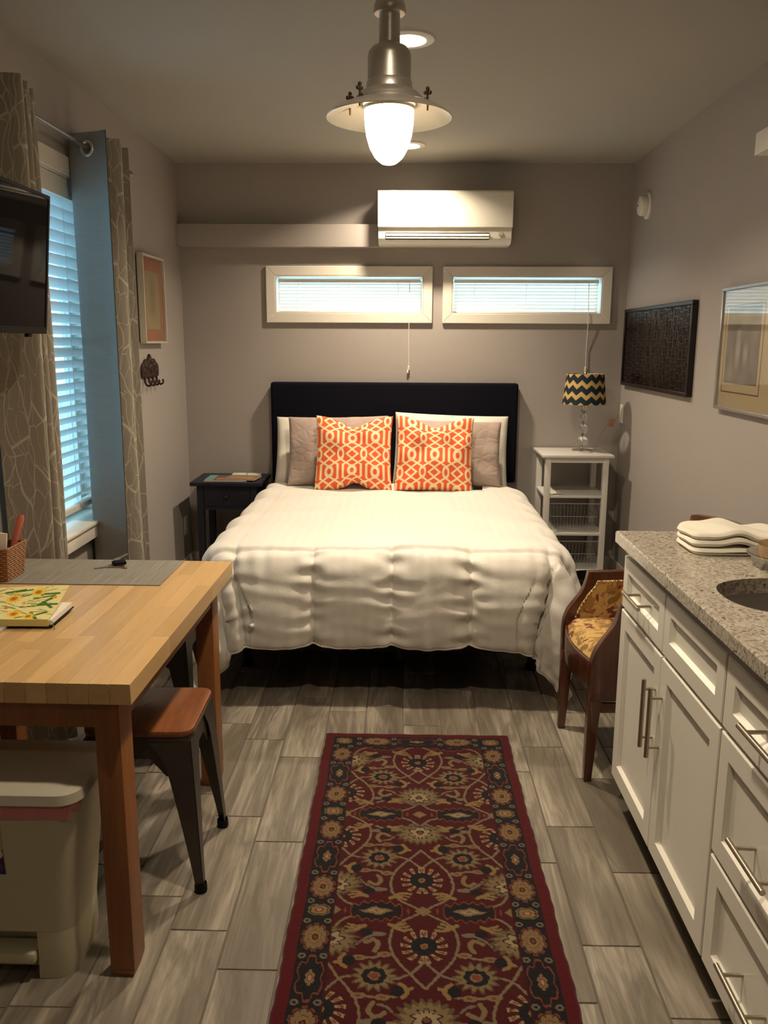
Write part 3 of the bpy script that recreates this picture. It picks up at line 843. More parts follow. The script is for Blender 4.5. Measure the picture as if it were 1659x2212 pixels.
def build_pictures():
    # left wall: pale box frame, orange mat
    y0, y1, z0, z1 = 4.50, 4.905, 1.467, 1.93; xf = XL+0.040
    t = thing('framed_picture', 'framed picture with orange mat in a pale box frame', 'picture', (XL, (y0+y1)/2, z0))
    mf = M('pale_frame', (0.52, 0.49, 0.40), 0.4)
    b = 0.012
    for r in ((y0, y1, z0, z0+b), (y0, y1, z1-b, z1), (y0, y0+b, z0+b, z1-b), (y1-b, y1, z0+b, z1-b)):
        MB().box(XL+0.006, xf, *r).build('frame', mf, parent=t, bevel=0.0015, seg=1)
    MB().box(XL, XL+0.006, y0+0.01, y1-0.01, z0+0.01, z1-0.01).build('backing', m_black, parent=t)
    MB().box(XL+0.008, XL+0.022, y0+b, y1-b, z0+b, z1-b).build('mat_board', M('orange_mat', (0.42, 0.145, 0.05), 0.8, var=0.05), parent=t)
    V, F, U, W = flatgrid((XL+0.0235, y0+0.075, z0+0.075), (0, y1-y0-0.15, 0), (0, 0, z1-z0-0.16), 40, 50)
    o = mkobj('print', V, F, attrmat('sepia_print'), t, recalc=False)
    blob = np.exp(-(((U-0.5)/0.22)**2+((W-0.62)/0.3)**2))+0.7*np.exp(-(((U-0.45)/0.25)**2+((W-0.3)/0.12)**2))
    c1 = np.array([0.42, 0.33, 0.17]); c2 = np.array([0.21, 0.15, 0.05])
    paint(o, c1+(c2-c1)*np.clip(blob, 0, 1)[:, None]*0.7)
    MB().box(XL+0.028, XL+0.030, y0+b, y1-b, z0+b, z1-b).build('glass', m_picglass, parent=t)
    # right wall: silver frame, cream mat, grey print
    y0, y1, z0, z1 = 3.165, 3.735, 1.205, 1.712; xf = XR-0.028
    t = thing('framed_picture', 'large silver-framed picture with cream mat and grey print', 'picture', (XR, (y0+y1)/2, z0))
    mf = M('silver_frame', (0.42, 0.41, 0.41), 0.35, metal=0.7)
    b = 0.014
    for r in ((y0, y1, z0, z0+b), (y0, y1, z1-b, z1), (y0, y0+b, z0+b, z1-b), (y1-b, y1, z0+b, z1-b)):
        MB().box(xf, XR, *r).build('frame', mf, parent=t, bevel=0.0015, seg=1)
    MB().box(XR-0.016, XR-0.004, y0+b, y1-b, z0+b, z1-b).build('mat_board', M('cream_mat', (0.46, 0.37, 0.22), 0.8, var=0.04), parent=t)
    # ruled brown line on the mat
    ya, yb, za, zb = y0+0.135, y1-0.045, z0+0.075, z1-0.075
    ln = MB(); w = 0.0045; x0_, x1_ = XR-0.0168, XR-0.0158
    ln.box(x0_, x1_, ya, yb, za, za+w); ln.box(x0_, x1_, ya, yb, zb-w, zb); ln.box(x0_, x1_, ya, ya+w, za+w, zb-w); ln.box(x0_, x1_, yb-w, yb, za+w, zb-w)
    ln.build('ruled_line', M('brown_ink', (0.16, 0.07, 0.02), 0.7), parent=t)
    pa, pb, qa, qb = y0+0.165, y1-0.070, z0+0.115, z1-0.085
    V, F, U, W = flatgrid((XR-0.0175, pb, qa), (0, pa-pb, 0), (0, 0, qb-qa), 70, 70)
    o = mkobj('print', V, F, attrmat('grey_print_paper'), t, recalc=False)
    g = 0.17+0.035*np.sin(U*9+W*4)*np.cos(W*11-U*5)
    def bl(u, w, a, c, k): return k*np.exp(-np.abs((U-u)/a)**2.5-np.abs((W-w)/c)**2.5)
    g = g+bl(.38, .42, .07, .22, .16)+bl(.62, .40, .07, .12, .14)+bl(.38, .68, .05, .05, .12)-bl(.38, .74, .07, .05, .09)-bl(.27, .42, .05, .2, .09)-bl(.50, .40, .04, .16, .09)-bl(.72, .36, .05, .14, .08)+bl(.2, .2, .1, .15, .06)
    g = np.clip(g, 0.03, 0.4)
    paint(o, np.stack([g*1.05, g*0.95, g*0.78], 1))
    MB().box(XR-0.022, XR-0.020, y0+b, y1-b, z0+b, z1-b).build('glass', m_picglass, parent=t)
    # dark woven panel
    y0, y1, z0, z1 = 4.095, 5.335, 1.228, 1.682
    t = thing('wall_panel', 'dark brown woven twig panel in a slim dark frame', 'wall art', (XR, (y0+y1)/2, z0))
    md = M('dark_stained_wood', (0.016, 0.010, 0.009), 0.4, var=0.2, spec=0.3)
    b = 0.020
    for r in ((y0, y1, z0, z0+b), (y0, y1, z1-b, z1), (y0, y0+b, z0+b, z1-b), (y1-b, y1, z0+b, z1-b)):
        MB().box(XR-0.030, XR, *r).build('frame', md, parent=t, bevel=0.002, seg=1)
    MB().box(XR-0.008, XR-0.002, y0+b, y1-b, z0+b, z1-b).build('backing', M('brown_backing', (0.02, 0.012, 0.009), 0.9), parent=t)
    rnd = random.Random(3); s = MB()
    n = 130
    for i in range(n):
        yy = y0+b+(y1-y0-2*b)*(i+0.5)/n
        pts = []; K = 12
        ph = rnd.random()*6
        for k in range(K+1):
            z = z0+b+(z1-z0-2*b)*k/K
            pts.append((XR-0.015-0.006*math.sin(k*PI+i*PI), min(max(yy+rnd.uniform(-0.006, 0.006), y0+b+0.004), y1-b-0.004), z))
        s.tube(pts, rnd.uniform(0.0025, 0.0042), 5)
    for k in range(22):
        z = z0+b+(z1-z0-2*b)*(k+0.5)/22
        pts = [(XR-0.015+0.004*math.sin(j+k*PI), y0+b+(y1-y0-2*b)*j/40, z+rnd.uniform(-0.006, 0.006)) for j in range(41)]
        s.tube(pts, 0.003, 5)
    s.build('woven_twigs', M('glossy_twig', (0.013, 0.007, 0.006), 0.25, spec=0.45, var=0.4, scale=90), parent=t, smooth=True, kind='stuff')
    # white box shelf at the picture's right edge
    t = thing('wall_shelf', 'thick white box shelf high on the right wall', 'shelf', (XR, 2.3, 2.087))
    MB().box(1.15, XR, 1.6, 2.978, 2.087, 2.157).build('board', m_white, parent=t, bevel=0.003)
    MB().box(1.20, 1.23, 1.65, 2.93, 2.079, 2.087).build('light_strip', M('frosted_strip', (0.5, 0.48, 0.42), 0.4), parent=t)
    # smoke detector on the right wall
    t = thing('smoke_detector', 'round white smoke detector high on the right wall', 'smoke detector', (XR, 5.06, 2.245))
    mx = lambda prof, n, mat, sm=True: MB().lathe(prof, 0, 0, 0, 36).xform(Matrix.Translation((XR, 5.06, 2.245)) @ Matrix.Rotation(-PI/2, 4, 'Y')).build(n, mat, parent=t, smooth=sm)
    mx([(0.072, 0.0), (0.073, 0.010), (0.068, 0.014), (0.05, 0.015)], 'base', m_plastic)
    mx([(0.050, 0.012), (0.056, 0.020), (0.056, 0.042), (0.050, 0.052), (0.030, 0.058), (0.0005, 0.060)], 'cover', m_plastic)
    mx([(0.006, 0.0595), (0.006, 0.0615), (0.0005, 0.0617)], 'test_button', m_darkvent)
    # plates
    def plate(name, label, x, y, z, sgn):
        t = thing(name, label, 'wall plate', (x, y, z-0.06))
        MB().box(min(x, x+sgn*0.006), max(x, x+sgn*0.006), y-0.036, y+0.036, z-0.058, z+0.058).build('cover_plate', m_plastic, parent=t, bevel=0.002)
        for dz in (-0.025, 0.025):
            MB().box(min(x+sgn*0.006, x+sgn*0.008), max(x+sgn*0.006, x+sgn*0.008), y-0.015, y+0.015, z+dz-0.014, z+dz+0.014).build('socket', m_plastic, parent=t, bevel=0.001, seg=1)
    plate('wall_outlet', 'white outlet plate on the right wall beside the table lamp', XR, 5.37, 1.045, -1)
    plate('wall_outlet', 'white outlet plate low on the left wall behind the navy nightstand', XL, 5.27, 0.318, 1)
    # hook rack
    t = thing('hook_rack', 'ornate dark iron key rack with four hooks on the left wall', 'hook rack', (XL, 4.63, 1.25))
    y0, y1 = 4.49, 4.79; yc = (y0+y1)/2
    out = [(y0, 1.285)]
    def lobe(cy, cz, r, a0, a1, n=8):
        return [(cy+r*math.cos(a0+(a1-a0)*k/n), cz+r*math.sin(a0+(a1-a0)*k/n)) for k in range(n+1)]
    poly = [(y1-0.005, 1.288), (y1, 1.31)] + lobe(y1-0.04, 1.325, 0.04, 0, PI*0.75) + lobe(yc+0.07, 1.35, 0.035, 0.1, PI*0.8) + [(yc+0.035, 1.365), (yc+0.03, 1.385), (yc, 1.412), (yc-0.03, 1.385), (yc-0.035, 1.365)] + lobe(yc-0.07, 1.35, 0.035, PI*0.2, PI*0.95) + lobe(y0+0.04, 1.325, 0.04, PI*0.25, PI) + [(y0, 1.31), (y0+0.005, 1.288)]
    MB().prism(poly, 0, XL+0.002, XL+0.014).build('back_plate', m_bronze, parent=t, bevel=0.002, seg=1)
    for k, (cy, cz, r) in enumerate(((yc, 1.375, 0.016), (yc-0.075, 1.345, 0.02), (yc+0.075, 1.345, 0.02), (yc, 1.335, 0.025), (y0+0.045, 1.32, 0.018), (y1-0.045, 1.32, 0.018))):
        MB().sphere((XL+0.014, cy, cz), r, 12, 8).xform(Matrix.Translation((XL+0.014, 0, 0)) @ Matrix.Diagonal((0.4, 1, 1, 1)) @ Matrix.Translation((-XL-0.014, 0, 0))).build('rosette', m_bronze, parent=t, smooth=True)
    for k in range(4):
        yy = y0+0.04+k*(y1-y0-0.08)/3
        MB().tube([(XL+0.010, yy, 1.30), (XL+0.012, yy, 1.262), (XL+0.020, yy, 1.247), (XL+0.034, yy, 1.243), (XL+0.046, yy, 1.250), (XL+0.048, yy, 1.264), (XL+0.042, yy, 1.270)], [0.006, 0.006, 0.006, 0.006, 0.005, 0.005, 0.006], 10).build('hook', m_bronze, parent=t, smooth=True)
build_pictures()

# ================================================================== BED
BX0, BX1, BY0, BY1 = -0.81, 0.71, 3.36, 5.335
def build_bed():
    t = thing('bed', 'queen bed with black-navy upholstered headboard and dark box base', 'bed', (-0.05, 4.35, 0))
    MB().box(-0.833, 0.727, 5.345, D-0.004, 0.60, 1.230).build('headboard', m_navyfab, parent=t, bevel=0.018, seg=4)
    for x in (-0.55, 0.45):
        MB().box(x-0.04, x+0.04, 5.37, 5.40, 0.0, 0.62).build('headboard_leg', m_darkbase, parent=t)
    MB().box(BX0+0.01, BX1-0.01, BY0+0.04, BY1, 0.185, 0.385).build('box_base', m_darkbase, parent=t, bevel=0.02, seg=3)
    MB().box(BX0, BX1, BY0+0.02, BY1, 0.387, 0.587).build('mattress', m_mattress, parent=t, bevel=0.05, seg=4)
    for x in (BX0+0.10, -0.05, BX1-0.10):
        for y in (BY0+0.34, BY1-0.15):
            MB().lathe([(0.030, 0.0), (0.032, 0.02), (0.022, 0.03), (0.022, 0.15), (0.03, 0.152), (0.03, 0.186)], x, y, 0, 16).build('leg', m_black, parent=t, smooth=True)
build_bed()

def build_duvet():
    xc, yh, yf = -0.05, 4.98, 3.415
    L0 = yh-yf; hwR, hwL = 0.655, 0.675; zt = 0.645; rho = 0.105
    nu, nv = 320, 310
    sv = np.linspace(-1.24, 1.10, nu); tv = np.linspace(0, L0+0.455, nv)
    S, T = np.meshgrid(sv, tv)
    # scalloped hem
    hw = np.where(S > 0, hwR, hwL)
    s0, ds, t0, dt = 0.012, 0.322, L0+0.055, 0.40
    def base(S, T):
        hw = np.where(S > 0, hwR, hwL)-0.13*np.clip((T-L0)/0.32, 0, 1)
        a = np.maximum(0, np.abs(S)-hw); kk = np.clip((np.abs(S)-0.46)/0.30, 0, 1); kk = kk*kk*(3-2*kk)
        b = np.maximum(0, T-L0)*(1+kk*np.where(S > 0, 0.06, 0.0))
        r = np.hypot(a, b)+1e-9
        ca, cb = a/r, b/r
        lim = rho*PI/2
        side = ca*ca
        flare = 0.06+0.16*side*np.where(S < 0, 1.5, 1.35)
        out = np.where(r < lim, rho*np.sin(np.minimum(r, lim)/rho), rho+flare*(r-lim))
        drop = np.where(r < lim, rho*(1-np.cos(np.minimum(r, lim)/rho)), rho+np.sqrt(1-flare**2)*(r-lim))
        # loose pleats where the corner hangs
        phi = np.arctan2(b, a)
        cor = np.sin(2*phi)**2*np.clip((r-0.12)/0.4, 0, 1)
        out = out+0.040*np.sin(phi*9.5+np.where(S > 0, 0.4, 1.6))*np.sqrt(cor)
        out = out-0.22*np.maximum(0, r-0.30)*np.sin(2*phi)**2*np.where(S > 0, 1, 0.5)
        X = xc+np.sign(S)*(np.minimum(np.abs(S), hw)+out*ca+0.27*a*cb*np.clip(b/0.2, 0, 1))
        Y = yh-(np.minimum(T, L0)+out*cb)
        Z = zt-drop
        # top swells in the middle, sinks toward the edges
        Z = Z+0.010*np.cos(np.clip(S/0.75, -1, 1)*PI/2)*np.clip(T/0.4, 0, 1)
        return np.stack([X, Y, Z], -1)
    P = base(S, T); e = 1e-3
    n = np.cross(base(S+e, T)-P, base(S, T+e)-P); n /= np.linalg.norm(n, axis=-1, keepdims=True)+1e-12
    n = np.where(n[..., 2:3] < -0.2, n, n)
    n = -n if n[nv//3, nu//2, 2] < 0 else n
    a = np.maximum(0, np.abs(S)-hw); b = np.maximum(0, T-L0)
    cs = np.abs(np.sin(PI*(S-s0)/ds)); ct = np.abs(np.sin(PI*(T-t0)/dt))
    over = np.clip(np.hypot(a, b)/0.12, 0, 1)
    puff = (0.25+0.75*cs**0.45)*(0.3+0.7*ct**0.45)
    d = puff*(0.006+0.042*np.clip(b/0.10, 0, 1)+0.014*np.clip(a/0.1, 0, 1)*(1-np.clip(b/0.1, 0, 1)))
    dsn = np.abs((S-s0)/ds-np.round((S-s0)/ds))*ds
    dtn = np.abs((T-t0)/dt-np.round((T-t0)/dt))*dt
    w = np.zeros_like(S)
    rn = np.random.RandomState(4)
    for k in range(10):
        fr = rn.uniform(40, 125); w += np.sin(T*fr+rn.uniform(0, 6)+2.2*np.sin(S*rn.uniform(5, 15)+rn.uniform(0, 6)))*np.exp(-dsn/rn.uniform(0.03, 0.09))
    d += 0.0028*w*np.clip(b/0.05, 0, 1)
    w2 = np.zeros_like(S)
    for k in range(10):
        fr = rn.uniform(30, 110); w2 += np.sin(S*fr+rn.uniform(0, 6)+1.6*np.sin(T*rn.uniform(5, 12)+rn.uniform(0, 6)))
    d += 0.0016*w2*np.exp(-dtn/0.10)*np.clip(over, 0.10, 1)
    w3 = np.zeros_like(S)
    for k in range(12):
        th = rn.uniform(0, PI); fr = rn.uniform(6, 22); w3 += np.sin((S*math.cos(th)+T*math.sin(th))*fr+rn.uniform(0, 6))
    d += 0.0016*w3
    # hanging folds on the right-hand foot corner and the sides
    corner = np.clip(np.minimum(a, b+0.08)/0.2, 0, 1)
    d += 0.020*np.sin((S-T)*24.0)*corner*np.where(S > 0, 1, 0.5)
    d += 0.012*np.sin(T*13.0+1.0)*np.clip((a-0.12)/0.2, 0, 1)*(1-np.clip(b/0.15, 0, 1))
    # pull the pinched seams in a little
    d -= 0.014*np.exp(-dsn/0.010)*np.clip(b/0.08, 0, 1)
    d -= 0.010*np.exp(-((T-t0)/0.010)**2)*np.clip(1-a/0.1, 0, 1)
    P = P+n*d[..., None]
    # scallops: cloth between seams hangs a touch lower
    P[..., 2] -= (0.022*(cs**0.6)-0.006)*np.clip((T-(L0+0.30))/0.15, 0, 1)*np.clip(1-a/0.05, 0, 1)
    P[..., 2] = np.maximum(P[..., 2], 0.04)
    V = P.reshape(-1, 3)
    F = [(j*nu+i, (j+1)*nu+i, (j+1)*nu+i+1, j*nu+i+1) for j in range(nv-1) for i in range(nu-1)]
    m, nt, bs = newmat('duvet_cotton')
    tc = node(nt, 'ShaderNodeAttribute'); tc.attribute_name = 'cloth'
    ck = node(nt, 'ShaderNodeTexWave'); ck.inputs['Scale'].default_value = 7.0; ck.bands_direction = 'X'; nt.links.new(tc.outputs['Vector'], ck.inputs['Vector'])
    ck2 = node(nt, 'ShaderNodeTexWave'); ck2.inputs['Scale'].default_value = 7.0; ck2.bands_direction = 'Y'; nt.links.new(tc.outputs['Vector'], ck2.inputs['Vector'])
    c = mixcol(nt, ramp(nt, ck.outputs[1], [(0.3, 0), (0.6, 1)]), (0.675, 0.645, 0.59), (0.695, 0.665, 0.61))
    c2 = mixcol(nt, ramp(nt, ck2.outputs[1], [(0.3, 0.0), (0.6, 0.35)]), c, (0.71, 0.68, 0.62))
    nt.links.new(c2, bs.inputs['Base Color']); bs.inputs['Roughness'].default_value = 0.7; bs.inputs['Sheen Weight'].default_value = 0.15
    bump(nt, bs, noise(nt, coords(nt), 26, 4, 0.6, 0.6), 0.22, 0.006)
    t = thing('duvet', 'puffy white box-stitched duvet draped over the bed', 'duvet', (-0.05, 4.3, 0.1))
    o = mkobj('cover', V, F, m, t, True, recalc=False, angle=180)
    at = o.data.attributes.new('cloth', 'FLOAT_VECTOR', 'POINT')
    at.data.foreach_set('vector', np.stack([S.ravel(), T.ravel(), 0*S.ravel()], 1).astype(np.float32).ravel())
    so = o.modifiers.new('thickness', 'SOLIDIFY'); so.thickness = 0.012; so.offset = -1
    hem = [tuple(P[j, 0]) for j in range(20, nv, 3)] + [tuple(P[nv-1, i]) for i in range(0, nu, 2)] + [tuple(P[j, nu-1]) for j in range(nv-1, 20, -3)]
    MB().tube(hem, 0.005, 6).build('piping', m, parent=t, smooth=True)
build_duvet()

# ------------------------------------------------------------------ pillows
def pillow_mesh(w, h, th, n, dip=0.0, notch=0.0, pinch=0.06, power=0.5, wr=0.0, seed=1, sag=0.0):
    """closed pillow, x across, z up, y through; two skins sharing an outline"""
    rs = np.random.RandomState(seed)
    u = np.linspace(-1, 1, n); U, Vv = np.meshgrid(u, u)
    x = 0.5*w*U*(1-pinch*(1-Vv**2)**1.0*np.abs(U))
    z = 0.5*h*Vv*(1-pinch*(1-U**2)*np.abs(Vv))
    z = z-dip*np.exp(-(U/0.45)**2)*np.clip((Vv+0.1)/1.1, 0, 1)**2.2
    z = z+notch*np.exp(-((U-0.05)/0.28)**2)*np.clip((-Vv-0.1)/0.9, 0, 1)**2.5
    t = th*np.clip((1-np.abs(U)**2.4)*(1-np.abs(Vv)**2.4), 0, 1)**power
    w3 = np.zeros_like(U)
    for k in range(9):
        a = rs.uniform(0, PI); w3 += np.sin((U*math.cos(a)+Vv*math.sin(a))*rs.uniform(4, 13)+rs.uniform(0, 6))
    t = t*(1+wr*w3*0.12)
    yb = sag*np.cos(U*PI/2)
    front = np.stack([x, yb-0.5*t-0.002, z], -1).reshape(-1, 3); back = np.stack([x, yb+0.5*t+0.002, z], -1).reshape(-1, 3)
    F = [(j*n+i, j*n+i+1, (j+1)*n+i+1, (j+1)*n+i) for j in range(n-1) for i in range(n-1)]
    F2 = [tuple(n*n+q for q in reversed(f)) for f in F]
    b = [i for i in range(n)] + [j*n+n-1 for j in range(1, n)] + [(n-1)*n+i for i in range(n-2, -1, -1)] + [j*n for j in range(n-2, 0, -1)]
    F3 = [(b[(k+1) % len(b)], b[k], b[k]+n*n, b[(k+1) % len(b)]+n*n) for k in range(len(b))]
    return np.concatenate([front, back]), F+F2+F3, np.concatenate([U.ravel(), U.ravel()]), np.concatenate([Vv.ravel(), Vv.ravel()])

def place_pillow(V, base, lean, yaw=0.0, roll=0.0, h=0.45):
    m = Matrix.Translation(base) @ Matrix.Rotation(yaw, 4, 'Z') @ Matrix.Rotation(-lean, 4, 'X') @ Matrix.Rotation(roll, 4, 'Y') @ Matrix.Translation((0, 0, h/2))
    M3 = np.array(m)
    return V @ M3[:3, :3].T + M3[:3, 3]

def trellis(X, Z):
    """cream lattice print: X, Z in metres"""
    px, pz = 0.133, 0.207
    fx = X/px; ix = np.round(fx); x = (fx-ix)*px
    fz = Z/pz; iz = np.round(fz); z = np.abs((fz-iz)*pz)      # 0 at oval row, pz/2 at lattice row
    ax = np.abs(x); hp, hz = px/2, pz/2
    d = np.full(X.shape, 9.0)
    # big oval ring
    r = np.hypot(x/0.0195, z/0.028); d = np.minimum(d, np.abs(r-1)*0.0195-0.0025)
    # twin columns either side of the cell border
    col = np.where(z < 0.040, np.abs(ax-(hp-0.0155)), np.hypot(ax-(hp-0.0155), z-0.040)); d = np.minimum(d, col-0.0015)
    # V from under the oval to the small oval, and the counter diagonal
    d = np.minimum(d, segdist(ax, z, (0, 0.028), (hp, 0.073)))
    d = np.minimum(d, segdist(ax, z, (hp-0.0155, 0.040), (0, 0.0745)))
    # small oval ring on the cell border
    r = np.hypot((hp-ax)/0.0155, (hz-z)/0.029); d = np.minimum(d, np.abs(r-1)*0.0155)
    # concentric diamond
    q = ax/0.031+(hz-z)/0.027; d = np.minimum(d, np.abs(q-1)*0.0195)
    return d

def build_pillows():
    zs = 0.655
    def white(label, base, w, h, th, yaw, roll, dip, seed):
        V, F, _, _ = pillow_mesh(w, h, th, 44, dip=dip, pinch=0.03, power=0.42, wr=0.5, seed=seed)
        V = place_pillow(V, base, 0.42, yaw, roll, h)
        o = mkobj('pillow', V, F, m_linen, None, True, recalc=False, loc=base, angle=180); return tag(o, label, 'pillow', 'white bed pillows')
    white('white pillow at the back on the left, edge showing round the quilted sham', (-0.43, 5.06, 0.60), 0.70, 0.46, 0.15, 0.0, 0.0, 0.0, 3)
    white('white pillow at the back on the right, tallest of all the pillows', (0.29, 5.06, 0.60), 0.70, 0.485, 0.15, 0.0, 0.035, 0.0, 5)
    def sham(label, base, w, h, yaw, roll, seed):
        V, F, _, _ = pillow_mesh(w, h, 0.125, 56, dip=0.0, pinch=0.035, power=0.40, wr=0.6, seed=seed)
        V = place_pillow(V, base, 0.40, yaw, roll, h)
        o = mkobj('quilted_sham', V, F, m_quilt, None, True, recalc=False, loc=base, angle=180); return tag(o, label, 'pillow', 'taupe quilted shams')
    sham('taupe quilted sham pillow behind the left orange cushion', (-0.375, 4.90, zs), 0.60, 0.42, 0.0, -0.02, 11)
    sham('taupe quilted sham pillow behind the right orange cushion', (0.265, 4.90, zs), 0.63, 0.40, 0.0, 0.03, 12)
    mo = attrmat('orange_trellis_cotton', 0.8, 0.12, 600)
    orange = np.array(lin(232, 98, 52)); cream = np.array(lin(243, 222, 180))
    for label, base, roll, off, notch, seed in (('orange and cream trellis-print cushion on the left', (-0.278, 4.725, zs-0.010), 0.005, (0.005, -0.085), 0.04, 21),
                                               ('orange and cream trellis-print cushion on the right, black tag at its corner', (0.178, 4.725, zs-0.010), 0.03, (0.0, 0.02), 0.0, 22)):
        n = 170; w, h = 0.445, 0.445
        V, F, U, W = pillow_mesh(w, h, 0.15, n, dip=0.062, notch=notch, pinch=0.05, power=0.45, wr=0.35, seed=seed)
        d = trellis(U*w/2+off[0], W*h/2+off[1])
        k = np.clip((0.0050-d)/0.0020+0.5, 0, 1)[:, None]
        t = thing('trellis_cushion', label, 'cushion', base, 'orange trellis cushions')
        o = mkobj('cover', place_pillow(V, base, 0.36, 0.0, roll, h), F, mo, t, True, recalc=False, angle=180)
        paint(o, orange*(1-k)+cream*k)
        if seed == 22:
            MB().box(0.402, 0.455, 4.700, 4.704, 0.664, 0.685).build('tag', m_black, parent=t, label='small black fabric tag')
build_pillows()

# ================================================================== NIGHTSTAND (left) AND MAGAZINES
def build_nightstand():
    x0, x1, y0, y1, zt = -1.282, -0.845, 4.99, 5.37, 0.645
    t = thing('nightstand', 'dark navy painted nightstand with one drawer left of the bed', 'nightstand', ((x0+x1)/2, (y0+y1)/2, 0))
    MB().box(x0, x1, y0, y1, zt-0.024, zt).build('top', m_navypaint, parent=t, bevel=0.006)
    a, b, c, d = x0+0.035, x1-0.035, y0+0.03, y1-0.015
    for x in (a, b-0.04):
        for y in (c, d-0.04):
            MB().box(x, x+0.04, y, y+0.04, 0, zt-0.024).build('leg', m_navypaint, parent=t, bevel=0.003)
    MB().box(a+0.04, b-0.04, d-0.012, d, 0.47, zt-0.024).build('back_apron', m_navypaint, parent=t)
    for x in (a+0.006, b-0.018):
        MB().box(x, x+0.012, c+0.04, d-0.04, 0.47, zt-0.024).build('side_apron', m_navypaint, parent=t)
    MB().box(a+0.04, b-0.04, c+0.006, c+0.018, 0.470, 0.490).build('drawer_rail', m_navypaint, parent=t)
    dr = MB().box(a+0.043, b-0.043, c+0.002, c+0.020, 0.493, zt-0.027).build('drawer', m_navypaint, parent=t, bevel=0.003)
    xm = (a+b)/2
    MB().lathe([(0.006, 0.0), (0.006, 0.008), (0.012, 0.013), (0.014, 0.019), (0.010, 0.025), (0.0004, 0.027)], 0, 0, 0, 18).xform(Matrix.Translation((xm, c+0.002, 0.556)) @ Matrix.Rotation(PI/2, 4, 'X')).build('knob', m_brass, parent=dr, smooth=True)
    MB().box(a+0.005, b-0.005, c+0.005, d-0.005, 0.16, 0.178).build('lower_shelf', m_navypaint, parent=t, bevel=0.002)
    def mag(label, cx, cy, z, w, l, th, rot, cov, stripes=()):
        tt = thing('magazine', label, 'magazine', (cx, cy, z), 'papers on the nightstand')
        R_ = Matrix.Translation((cx, cy, z)) @ Matrix.Rotation(rot, 4, 'Z')
        MB().box(-w/2, w/2, -l/2, l/2, 0, th).xform(R_).build('pages', m_paper, parent=tt)
        MB().box(-w/2, w/2, -l/2, l/2, th, th+0.001).xform(R_).build('cover', M('cover_print', cov, 0.4, var=0.5, scale=25), parent=tt)
        for (p, q, c_) in stripes:
            MB().box(-w/2+w*p[0], -w/2+w*p[1], -l/2+l*q[0], -l/2+l*q[1], th+0.001, th+0.0016).xform(R_).build('cover_block', M('cover_block', c_, 0.4, var=0.3, scale=30), parent=tt)
    mag('magazine with purple and red cover and teal margin, lowest on the nightstand', -1.075, 5.135, zt, 0.26, 0.20, 0.006, 0.02, (0.10, 0.065, 0.09), [((0, 0.2), (0, 1), (0.13, 0.30, 0.27)), ((0.25, 0.75), (0.1, 0.5), (0.38, 0.12, 0.06))])
    mag('brown leaflet lying across the magazine on the nightstand', -0.985, 5.12, zt+0.0078, 0.20, 0.16, 0.003, -0.12, (0.24, 0.13, 0.06), [((0.1, 0.9), (0.3, 0.7), (0.33, 0.20, 0.10))])
    mag('white card at the back of the nightstand, left of two', -1.03, 5.265, zt, 0.085, 0.07, 0.012, 0.0, (0.72, 0.66, 0.58))
    mag('white card at the back of the nightstand, right of two', -0.935, 5.265, zt, 0.085, 0.07, 0.012, 0.1, (0.74, 0.68, 0.60))
build_nightstand()

